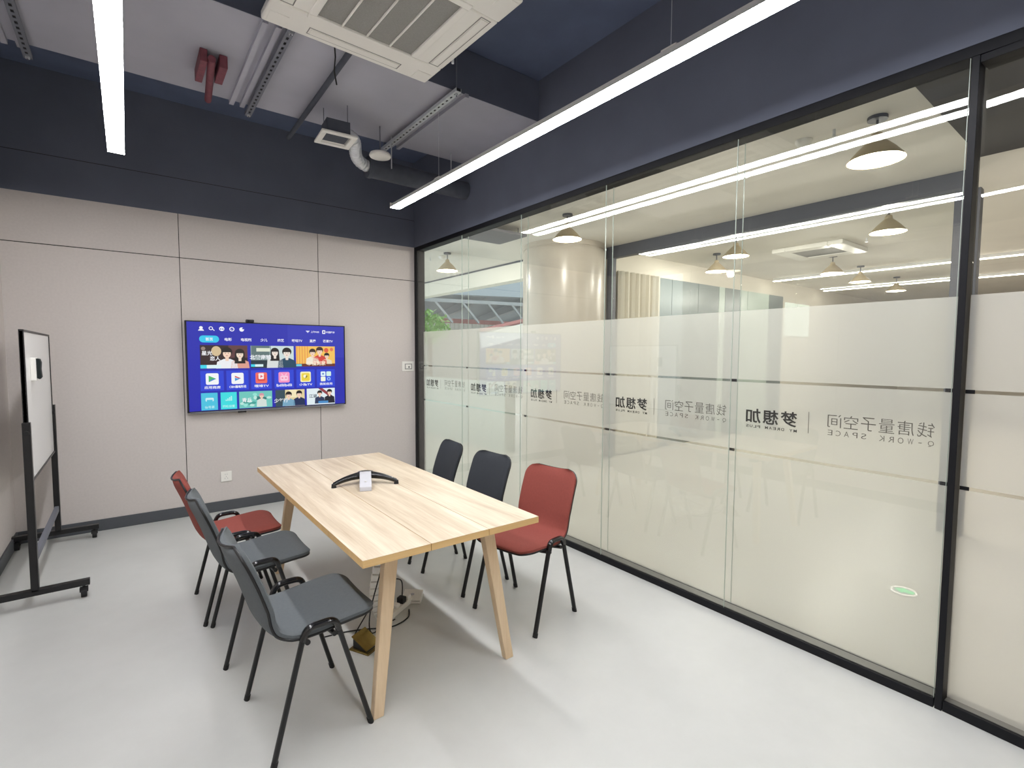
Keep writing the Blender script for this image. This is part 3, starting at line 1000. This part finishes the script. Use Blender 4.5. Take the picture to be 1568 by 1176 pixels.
mb = MB()
prof = [(0.035, 0.068), (-0.02, 0.066), (-0.10, 0.046), (-0.165, 0.024), (-0.172, 0.0), (-0.15, 0.0), (-0.10, 0.024), (-0.02, 0.046), (0.035, 0.05)]
mb.prism([(-0.033, y, z) for y, z in prof], (0.066, 0, 0))
o = mb.build('centre_tongue', M['silver'], cp, bevel=0.004)
mb = MB()
mb.lathe([(0, 0), (0.006, 0), (0.006, 0.0015), (0, 0.0015)], (0, -0.115, 0.0425), 16)
mb.build('logo_dot', M['white'], o)

# ================================================================== chairs
def catmull(P, n):
    out = []
    k = len(P)
    for i in range(k - 1):
        p0, p1, p2, p3 = P[max(i - 1, 0)], P[i], P[i + 1], P[min(i + 2, k - 1)]
        for j in range(n):
            t = j / n
            out.append(tuple(0.5 * ((2 * b) + (-a + c) * t + (2 * a - 5 * b + 4 * c - d) * t * t + (-a + 3 * b - 3 * c + d) * t ** 3) for a, b, c, d in zip(p0, p1, p2, p3)))
    out.append(tuple(P[-1]))
    return out

def chair_meshes():
    prof = catmull([(-0.292, 0.794), (-0.262, 0.725), (-0.230, 0.64), (-0.203, 0.555), (-0.180, 0.49), (-0.150, 0.452), (-0.09, 0.434), (-0.01, 0.436), (0.08, 0.446), (0.16, 0.452), (0.205, 0.450), (0.228, 0.443)], 5)
    n = len(prof)
    L = [0.0]
    for a, b in zip(prof[:-1], prof[1:]):
        L.append(L[-1] + math.hypot(a[0] - b[0], a[1] - b[1]))
    tot = L[-1]
    W0, R = 0.208, 0.075
    def half(s):
        d = min(s, tot - s)
        W0 = 0.191 + 0.017 * min(1.0, max(0.0, (s - 0.30) / 0.15))
        w = W0
        if d < R:
            w = W0 - R + math.sqrt(max(0, R * R - (R - d) ** 2))
        # gentle waist where back meets seat
        return w - 0.012 * math.exp(-((s - 0.40) / 0.10) ** 2)
    m = 14
    top, bot, rim = [], [], []
    mb = MB()
    for i in range(n):
        a, b = prof[max(i - 1, 0)], prof[min(i + 1, n - 1)]
        tx, tz = b[0] - a[0], b[1] - a[1]
        l = math.hypot(tx, tz)
        nx, nz = -tz / l, tx / l            # left of travel: up/forward side
        w = half(L[i])
        end = min(L[i], tot - L[i])
        fe = min(1.0, math.sqrt(max(0.0, end) / 0.05)) if end < 0.05 else 1.0
        rt, rb = [], []
        for j in range(m + 1):
            v = -1 + 2 * j / m
            v = math.copysign(1 - (1 - abs(v)) ** 1.5, v)
            y = v * max(w, 0.012)
            edge = math.sqrt(max(0.0, 1 - abs(v) ** 6)) * fe
            dish = v * v * (0.032 - 0.026 * min(1.0, max(0.0, (L[i] - 0.26) / 0.16)))
            h = 0.006 + 0.014 * edge
            cx, cz = prof[i][0] + nx * dish, prof[i][1] + nz * dish
            rt.append(mb.bm.verts.new((cx + nx * h, y, cz + nz * h)))
            rb.append(mb.bm.verts.new((cx - nx * h, y, cz - nz * h)))
        top.append(rt); bot.append(rb)
        ed = 0.032 - 0.026 * min(1.0, max(0.0, (L[i] - 0.26) / 0.16))
        rim.append(((prof[i][0] + nx * ed - nx * 0.012, prof[i][1] + nz * ed - nz * 0.012), max(w, 0.012)))
    for i in range(n - 1):
        for j in range(m):
            mb.face([top[i][j], top[i][j + 1], top[i + 1][j + 1], top[i + 1][j]])
            mb.face([bot[i][j + 1], bot[i][j], bot[i + 1][j], bot[i + 1][j + 1]])
        for j in (0, m):
            mb.face([top[i][j], top[i + 1][j], bot[i + 1][j], bot[i][j]])
    for i in (0, n - 1):
        for j in range(m):
            mb.face([top[i][j], top[i][j + 1], bot[i][j + 1], bot[i][j]])
    def bow(k, sgn):
        # the seam follows the curve of the pad across its two ends
        (x, z), w = rim[k]
        (xi, zi) = prof[k]
        w = max(0.01, w - 0.003)
        fx, fz = x - xi, z - zi
        l = math.hypot(fx, fz) or 1.0
        e = 0.032 if k == 0 else 0.006
        q = 2 if k == 0 else n - 3
        ux, uz = prof[q + 1][1] - prof[q][1], -(prof[q + 1][0] - prof[q][0])
        ul = math.hypot(ux, uz)
        ux, uz = -ux / ul, -uz / ul
        out = []
        for j in (0.6, 0.2, -0.2, -0.6):
            v = j * sgn
            d = e * (v * v - 1)
            out.append((x + ux * d, v * w, z + uz * d))
        return out
    loop = []
    for (x, z), w in rim:
        loop.append((x, w - 0.003, z))
    loop += bow(n - 1, 1)
    for (x, z), w in rim[::-1]:
        loop.append((x, -w + 0.003, z))
    loop += bow(0, -1)
    pm = MB().tube(loop, 0.0055, 8, closed=True)
    return mb, pm

def make_chair(fabric):
    root = thing('stacking_chair', 'x', 'chair')
    sm, pm = chair_meshes()
    sm.build('seat_shell', fabric, root, smooth=True)
    pm.build('piping', M['black'], root, smooth=True)
    for s in (-1, 1):
        y, yf = s * 0.222, s * 0.228
        for fx, tx in ((-0.186, -0.074), (0.182, 0.058)):
            lg = MB().tube([(fx, yf, 0.006), (fx * 0.3 + tx * 0.7, y + (yf - y) * 0.3, 0.31), (tx, y, 0.44)], 0.0135, 12, r2=0.010)
            o = lg.build('leg', M['black'], root, smooth=True)
            MB().tube([(fx, yf, 0.0), (fx + (tx - fx) * 0.05, yf, 0.022)], 0.0148, 12, r2=0.0115).build('foot_cap', M['rub'], o)
        arc = bez((-0.075, y, 0.432), (-0.062, y, 0.480), (-0.045, y, 0.474), (-0.006, y, 0.476), 8) + bez((-0.006, y, 0.476), (0.036, y, 0.477), (0.052, y, 0.476), (0.059, y, 0.432), 8)[1:]
        MB().tube(arc, 0.0165, 12, r2=0.0125).build('side_grip', M['grip'], root, smooth=True)
    for x in (-0.056, 0.044):
        MB().tube([(x, -0.222, 0.418), (x, -0.16, 0.408), (x, 0.16, 0.408), (x, 0.222, 0.418)], 0.010, 10).build('cross_bar', M['black'], root, smooth=True)
    for sx in (-1, 1):
        MB().box(sx * 0.05 - 0.03, sx * 0.05 + 0.03, -0.02, 0.02, 0.408, 0.428).build('mounting_block', M['rub'], root)
    return root

protos = {k: make_chair(M[k]) for k in ('grey', 'char', 'red')}
used = set()
def place(kind, x, y, deg, label, group):
    o = protos[kind] if kind not in used else copy_tree(protos[kind])
    used.add(kind)
    o.location = (x, y, 0)
    o.rotation_euler = (0, 0, math.radians(deg))
    o['label'] = label
    o['group'] = group
    return o
GL, GR = 'chairs on the whiteboard side of the table', 'chairs on the glass side of the table'
place('grey', -2.125, -3.245, 1.3, 'grey fabric stacking chair nearest the viewer, left of the table', GL)
place('grey', -2.170, -2.500, 0.0, 'grey fabric stacking chair between another grey chair and the red one', GL)
place('red', -2.200, -2.005, 0.0, 'dark red fabric stacking chair nearest the television, left of the table', GL)
place('red', -0.880, -3.150, 180 + 11.0, 'brick red fabric stacking chair by the glass, at the near table end', GR)
place('char', -0.925, -2.560, 180 + 5.0, 'charcoal fabric stacking chair directly behind the brick red one', GR)
place('char', -0.925, -1.955, 180 - 7.0, 'charcoal fabric stacking chair farthest back by the glass', GR)

# ================================================================== under the table
sp = thing('cable_spine', 'white segmented cable spine dropping from the table to the floor', 'cable spine', (TX, TY, 0))
pts = bez((-0.03, -0.26, 0.60), (-0.06, -0.22, 0.34), (-0.14, -0.20, 0.16), (-0.02, -0.17, 0.02), 14)
for a, b in zip(pts[:-1], pts[1:]):
    a, b = Vector(a), Vector(b)
    MB().beam(a + (b - a) * 0.06, b - (b - a) * 0.10, 0.052, 0.03, up=(0.3, 1, 0.1)).build('spine_link', M['white'], sp, bevel=0.004)
MB().box(-0.06, 0.0, -0.30, -0.22, 0.60, ZT - 0.0752).build('table_clamp', M['white'], sp, bevel=0.003)
fb = thing('floor_socket', 'white hinged floor socket plate under the table', 'floor socket', (-1.345, -2.64, 0), math.radians(-38))
MB().box(-0.06, 0.06, -0.06, 0.06, 0.0, 0.012).build('socket_base', M['white'], fb, bevel=0.003)
MB().box(-0.058, 0.058, -0.056, 0.058, 0.014, 0.022, rot=Matrix.Rotation(math.radians(7), 3, 'X'), piv=(0, -0.056, 0.014)).build('socket_lid', M['white'], fb, bevel=0.003)
MB().lathe([(0, 0), (0.012, 0), (0.012, 0.003), (0, 0.003)], (0.0, 0.0, 0.0295), 14).build('lid_latch', M['silver'], fb)
ps = thing('power_strip', 'white power strip with plugs on the floor beside the floor socket', 'power strip', (-1.475, -2.715, 0), math.radians(32))
MB().box(-0.12, 0.12, -0.028, 0.028, 0.0, 0.03).build('strip_body', M['white'], ps, bevel=0.005)
MB().box(0.02, 0.06, -0.022, 0.022, 0.03, 0.065).build('plug', M['rub'], ps, bevel=0.005)
MB().box(0.07, 0.11, -0.022, 0.022, 0.03, 0.055).build('plug', M['white'], ps, bevel=0.005)
MB().box(-0.04, 0.0, -0.018, 0.022, 0.03, 0.05).build('plug', M['white'], ps, bevel=0.005)
def cable(pts, label, r=0.0035):
    P = catmull(pts, 8)
    tag(MB().tube(P, r, 8).build('power_cable', M['rub'], smooth=True), label, 'cable', 'black cables under the table')
cable([(-1.60, -2.95, 0.64), (-1.66, -2.94, 0.40), (-1.72, -2.92, 0.16), (-1.70, -2.88, 0.02), (-1.60, -2.82, 0.004), (-1.53, -2.80, 0.004)], 'black cable hanging down from the table beside the white spine')
cable([(-1.44, -2.70, 0.066), (-1.42, -2.64, 0.14), (-1.50, -2.60, 0.13), (-1.62, -2.68, 0.06), (-1.74, -2.78, 0.004), (-1.78, -2.84, 0.004)], 'black cable arching over the white power strip')
cable([(-1.42, -2.75, 0.004), (-1.47, -2.83, 0.004), (-1.58, -2.86, 0.004), (-1.70, -2.80, 0.004), (-1.80, -2.76, 0.004), (-1.92, -2.74, 0.004)], 'black cable lying in a curve on the floor under the table')
bx = thing('brass_floor_box', 'open brass pop-up floor box under the table beside a wooden leg', 'floor box', (-1.755, -2.955, 0), math.radians(28))
MB().box(-0.062, 0.062, -0.062, 0.062, 0.0, 0.008).build('brass_plate', M['brass'], bx, bevel=0.002)
mb = MB()
mb.prism([(-0.048, -0.045, 0.008), (-0.048, 0.045, 0.008), (-0.048, 0.045, 0.06)], (0.096, 0, 0))
mb.build('socket_head', M['black'], bx)
MB().box(-0.05, 0.05, -0.055, 0.055, 0.062, 0.067, rot=Matrix.Rotation(math.radians(30), 3, 'X'), piv=(0, 0.05, 0.064)).build('brass_lid', M['brass'], bx, bevel=0.001)

# ================================================================== outside the glass
ZC = 3.0
def outside(mb, name, m, label, cat):
    return struct(mb.build(name, m), label, cat)
outside(MB().box(0.1, 26.0, -9.0, 30.0, -0.12, -0.002), 'floor_outside', M['ofloor'], 'polished beige floor of the corridor outside the glass', 'floor')
mb = MB()
mb.box(0.1, 2.40, -4.45, 16.0, ZC, ZC + 0.2)
mb.box(2.40, 16.0, -9.0, -0.4, ZC, ZC + 0.2)
mb.mi = 1
mb.box(0.1, 2.40, -9.0, -4.45, ZC - 0.03, ZC + 0.2)
outside(mb, 'ceiling_outside', [M['oceil'], M['osoff']], 'cream ceiling of the corridor and office outside', 'ceiling')
outside(MB().box(16.0, 16.2, -9.0, -0.2, 0, ZC), 'wall_east', M['owall'], 'cream end wall of the office across the corridor', 'wall')
outside(MB().box(0.1, 16.0, -9.2, -9.0, 0, ZC), 'wall_south', M['owall'], 'cream side wall of the office across the corridor', 'wall')
outside(MB().box(2.9, 16.0, -0.4, -0.25, 0, ZC), 'wall_north', M['owall'], 'cream office wall with curtain and dark panels', 'wall')

# opposite office partition
op = struct(thing('window_3', 'slate framed glass partition of the office across the corridor', 'glass partition'))
MB().box(2.76, 2.86, -4.30, -0.46, ZC - 0.16, ZC - 0.001).build('frame_head', M['oframe'], op)
MB().box(2.78, 2.86, -0.56, -0.46, 0.0, ZC - 0.16).build('frame_post', M['oframe'], op)
MB().box(2.76, 2.86, -4.40, -4.24, 0.0, ZC - 0.16).build('frame_post', M['oframe'], op)
for k in range(3):
    a = -4.24 + k * 1.2267
    MB().box(2.81, 2.82, a + 0.002, a + 1.2247, 0.0, ZC - 0.16).build('pane', M['glass'], op)

# column
cl = struct(thing('column', 'thick round polished concrete column outside the glass', 'column', (2.28, -0.10, 0)))
MB().lathe([(0, -0.001), (0.58, -0.001), (0.58, 2.90), (0.565, 2.905), (0.565, 2.93), (0.58, 2.935), (0.58, ZC), (0, ZC)], n=64).build('column_shaft', M['column'], cl, smooth=True)

# curtain and panels along the office wall
mb = MB()
k = 44
pts = []
for i in range(k + 1):
    pts.append((2.98 + 0.96 * i / k, -0.50 + 0.035 * math.sin(i * 2 * PI / 5.5)))
for a, b in zip(pts[:-1], pts[1:]):
    mb.prism([(a[0], a[1], 0.02), (b[0], b[1], 0.02), (b[0], b[1], 2.70), (a[0], a[1], 2.70)], (0, 0.012, 0))
tag(mb.build('curtain', M['curtain'], smooth=True), 'beige pleated curtain in the office across the corridor', 'curtain')
dp = thing('cabinet_wall', 'dark glossy panels beside the beige curtain', 'partition', (3.98, -0.41, 0))
for i, (a, b, m) in enumerate(((0.0, 0.35, 'darkpane'), (0.36, 1.1, 'darkpane'), (1.11, 1.75, 'darkpane'), (1.76, 1.95, 'greenpane'), (1.96, 2.5, 'darkpane'), (2.51, 2.75, 'greenpane'), (2.76, 3.6, 'greenpane'), (3.61, 4.2, 'darkpane'))):
    MB().box(a, b, -0.05, 0.0, 0.0, 2.70).build('panel', M[m], dp)
for x in (4.4, 5.0):
    MB().box(x, x + 0.5, -0.04, 0.0, 1.9, 2.6).build('window_pane', M['daypane'], dp)

# pendants
def pendant(x, y, zb=2.73, zc=ZC, label='', scale=1.0, power=PENDANT_W):
    t = thing('pendant_lamp', label, 'pendant lamp', (x, y, zb), 0, 'pendant lamps outside the glass')
    h = zc - zb
    MB().lathe([(0, h - 0.022), (0.055, h - 0.022), (0.055, h - 0.0005), (0, h - 0.0005)], n=20).build('canopy', M['oframe'], t, smooth=True)
    MB().tube([(0, 0, 0.15), (0, 0, h - 0.02)], 0.007, 8).build('stem', M['oframe'], t)
    prof = [(0.155, 0.0), (0.150, 0.012), (0.10, 0.07), (0.055, 0.115), (0.035, 0.13), (0.03, 0.165), (0.012, 0.175), (0.012, 0.165), (0.026, 0.128), (0.05, 0.108), (0.094, 0.065), (0.146, 0.004), (0.155, 0.0)]
    MB().lathe(prof, n=28).build('shade', M['shade'], t, smooth=True)
    MB().lathe([(0, -0.012), (0.07, -0.008), (0.12, 0.002), (0.144, 0.008), (0.12, 0.012), (0, 0.012)], n=24).build('glare_disc', M['glare_disc'], t, smooth=True)  # glowing disc widened across the shade mouth to stand in for lens glare
    ld = bpy.data.lights.new('pendant_glow', 'POINT')
    ld.energy = power
    ld.color = (1.0, 0.93, 0.83)
    ld.shadow_soft_size = 0.05
    lo = bpy.data.objects.new('pendant_glow', ld)
    COL.objects.link(lo)
    lo.parent = t
    lo.location = (0, 0, -0.03)
    return t
pendant(1.13, -4.18, label='glaring pendant lamp in the corridor nearest the glass door')
pendant(1.14, -1.36, label='glaring pendant lamp in the corridor in front of the column')
pendant(1.18, 1.27, label='pendant lamp at the far left end of the corridor', power=50)
for x, y, l in ((2.83 + 0.6, -3.60, 'pendant lamp just inside the office, at the right'), (3.45, -2.0, 'pendant lamp just inside the office, near the column'),
                (4.35, -1.21, 'pendant lamp in the office above the dark panels'), (5.85, -2.22, 'pendant lamp in the middle of the office'),
                (7.2, -2.15, 'pendant lamp farther back in the office'), (9.1, -2.14, 'pendant lamp deepest in the office')):
    pendant(x, y, label=l)
def office_strip(x, y0, y1, label):
    t = thing('office_strip_light', label, 'strip light', (x, 0, 2.94), 0, 'strip lights in the office')
    MB().box(-0.03, 0.03, y0, y1, 0.012, 0.059).build('housing', M['ledhouse'], t)
    MB().box(-0.028, 0.028, y0 + 0.004, y1 - 0.004, 0.0, 0.012).build('diffuser', M['oled'], t)
office_strip(7.55, -8.0, -0.55, 'nearer long strip light on the office ceiling')
office_strip(9.95, -8.0, -0.55, 'farther long strip light on the office ceiling')
oa = thing('office_air_conditioner', 'white cassette air conditioner on the office ceiling', 'air conditioner', (5.15, -2.3, 2.94))
mb = MB(); ring(mb, 0.45, 0.27, 0.0, 0.059)
mb.build('fascia', M['white'], oa, bevel=0.01)
MB().box(-0.27, 0.27, -0.27, 0.27, 0.01, 0.055).build('intake_grille', M['filt'], oa)
def detector(x, y, label):
    t = thing('smoke_detector', label, 'smoke detector', (x, y, ZC), 0, 'smoke detectors outside')
    MB().lathe([(0, -0.045), (0.03, -0.045), (0.045, -0.03), (0.055, -0.012), (0.055, -0.0005), (0, -0.0005)], n=20).build('detector_body', M['white'], t, smooth=True)
detector(1.14, -3.74, 'smoke detector on the corridor ceiling near the glaring lamp')
detector(1.25, 1.55, 'smoke detector on the corridor ceiling at the far left')
def sprinkler(x, y, label):
    t = thing('sprinkler', label, 'sprinkler', (x, y, ZC), 0, 'sprinklers outside')
    MB().tube([(0, 0, -0.0005), (0, 0, -0.05)], 0.010, 8).build('sprinkler_stem', M['galv'], t)
    MB().lathe([(0, -0.053), (0.02, -0.053), (0.02, -0.05), (0, -0.05)], n=12).build('deflector', M['galv'], t)
sprinkler(1.115, -3.94, 'sprinkler head between smoke detector and glaring lamp')
sprinkler(1.15, 1.75, 'sprinkler head at the far left of the corridor')
sprinkler(4.9, -2.95, 'sprinkler head on the office ceiling')
sb = thing('soffit_panel', 'flat grey panel hung under the corridor ceiling before the column', 'ceiling panel', (0, 0, 2.9))
MB().box(0.63, 1.18, -0.62, -0.06, 0.0, 0.03).build('panel', M['ogrey'], sb)
for x in (0.7, 1.1):
    for y in (-0.55, -0.12):
        MB().tube([(x, y, 0.03), (x, y, ZC - 2.9)], 0.006, 6).build('hanger_rod', M['ogrey'], sb)
es = thing('floor_exit_sign', 'round lit exit marker with a green arrow on the corridor floor', 'exit sign', (1.19, -4.425, 0))
MB().lathe([(0, -0.002), (0.075, -0.002), (0.075, 0.002), (0, 0.002)], n=32).build('marker_disc', M['silver'], es)
ring_pts = [(0.064 * math.cos(2 * PI * i / 32), 0.064 * math.sin(2 * PI * i / 32), 0.002) for i in range(32)]
MB().tube(ring_pts, 0.006, 6, closed=True).build('lit_ring', M['exitring'], es)
mb = MB()
mb.prism([(0.01, 0.05, 0.002), (-0.035, 0.0, 0.002), (-0.012, 0.0, 0.002), (-0.012, -0.05, 0.002), (0.032, -0.05, 0.002), (0.032, 0.0, 0.002), (0.055, 0.0, 0.002)], (0, 0, 0.001))
mb.build('arrow', M['green'], es)

# atrium beyond the corridor
outside(MB().box(2.40, 2.62, 0.45, 16.0, 2.70, ZC - 0.03), 'trim_2', M['cream'], 'cream edge beam along the open hall', 'beam')
outside(MB().box(2.40, 2.66, 0.45, 16.0, ZC - 0.03, ZC + 0.2), 'trim_3', M['oframe'], 'dark line on top of the cream edge beam', 'beam')
outside(MB().box(1.78, 1.98, 0.62, 16.0, 0.0, 1.05), 'trim_4', M['greenpane'], 'low pale parapet along the corridor', 'parapet')
hall = struct(thing('hall_roof', 'grey steel roof of the open hall', 'roof'))
mb = MB()
mb.prism([(5.5, 14.0, 5.0), (26, 14.0, 5.0), (26, 26.0, 3.6), (5.5, 26.0, 3.6)], (0, 0, 0.12))
mb.build('roof_sheet', M['roof'], hall)
for k in range(5):
    MB().beam((5.0 + 3.2 * k, 13.0, 4.75), (7.0 + 3.2 * k, 26.0, 3.35), 0.25, 0.4).build('rafter', M['truss'], hall)
MB().beam((4.0, 13.0, 4.15), (24.0, 13.0, 4.9), 0.5, 0.75).build('girder', M['roof'], hall)
MB().beam((4.0, 12.6, 3.55), (24.0, 12.6, 4.0), 0.12, 0.14).build('truss_chord', M['truss'], hall)
for k in range(9):
    x = 4.5 + 1.3 * k
    MB().beam((x, 12.6, 3.58 + 0.022 * (x - 4)), (x + 0.9, 12.6, 2.7 + 0.02 * (x - 4)), 0.08, 0.08).build('truss_web', M['truss'], hall)
hw = struct(thing('wall_far', 'white ribbed wall with a red band at the end of the hall', 'wall'))
mb = MB()
mb.box(3.0, 26.0, 20.1, 20.3, 0.0, 3.25)
for k in range(76):
    mb.box(3.0 + 0.3 * k, 3.1 + 0.3 * k, 20.04, 20.1, 0.0, 3.25)
mb.build('ribbed_sheet', M['ribbed'], hw)
MB().box(3.0, 26.0, 19.98, 20.3, 3.25, 3.5).build('red_band', M['redband'], hw)
MB().beam((9.0, 12.0, 2.45), (14.0, 12.0, 3.6), 0.1, 0.12).build('stair_rail', M['redband'], hw)
MB().beam((9.0, 12.0, 2.0), (14.0, 12.0, 3.15), 0.08, 0.6).build('stair_panel', M['ribbed'], hw)
cw = thing('clerestory_window', 'row of lit panes high up left of the column', 'window', (4.0, 3.0, 3.2))
for k in range(4):
    MB().box(0.0, 0.04, 0.02 + 0.24 * k, 0.24 + 0.24 * k, 0.02, 0.20).build('pane', M['daypane'], cw)
mb = MB().box(-0.01, 0.06, 0.0, 1.0, 0.0, 0.02)
mb.box(-0.01, 0.06, 0.0, 1.0, 0.20, 0.22)
for k in range(5):
    mb.box(-0.01, 0.06, 0.24 * k, 0.02 + 0.24 * k, 0.02, 0.20)
mb.build('window_frame', M['oframe'], cw)
MB().box(0.0, 0.2, -0.5, 3.0, -0.12, 0.0).build('lintel', M['cream'], cw)
tr = thing('indoor_tree', 'leafy green tree top at the left edge of the glass', 'tree', (3.2, 5.6, 0))
MB().tube([(0, 0, -0.002), (0.02, 0.02, 1.2), (0, 0, 2.0)], 0.05, 10).build('trunk', M['trunk'], tr, smooth=True)
mb = MB()
for k in range(420):
    while True:
        q = Vector((random.uniform(-1, 1), random.uniform(-1, 1), random.uniform(-1, 1)))
        if 0.3 < q.length < 1:
            break
    c = Vector((q.x * 0.5, q.y * 0.5, 2.15 + q.z * 0.42))
    a = Vector((random.uniform(-1, 1), random.uniform(-1, 1), random.uniform(-1, 1))).normalized() * 0.075
    b = a.cross(Vector((random.uniform(-1, 1), random.uniform(-1, 1), random.uniform(-1, 1)))).normalized() * 0.035
    mb.poly([c - a, c + b, c + a, c - b])
mb.build('foliage', M['leaf'], tr)
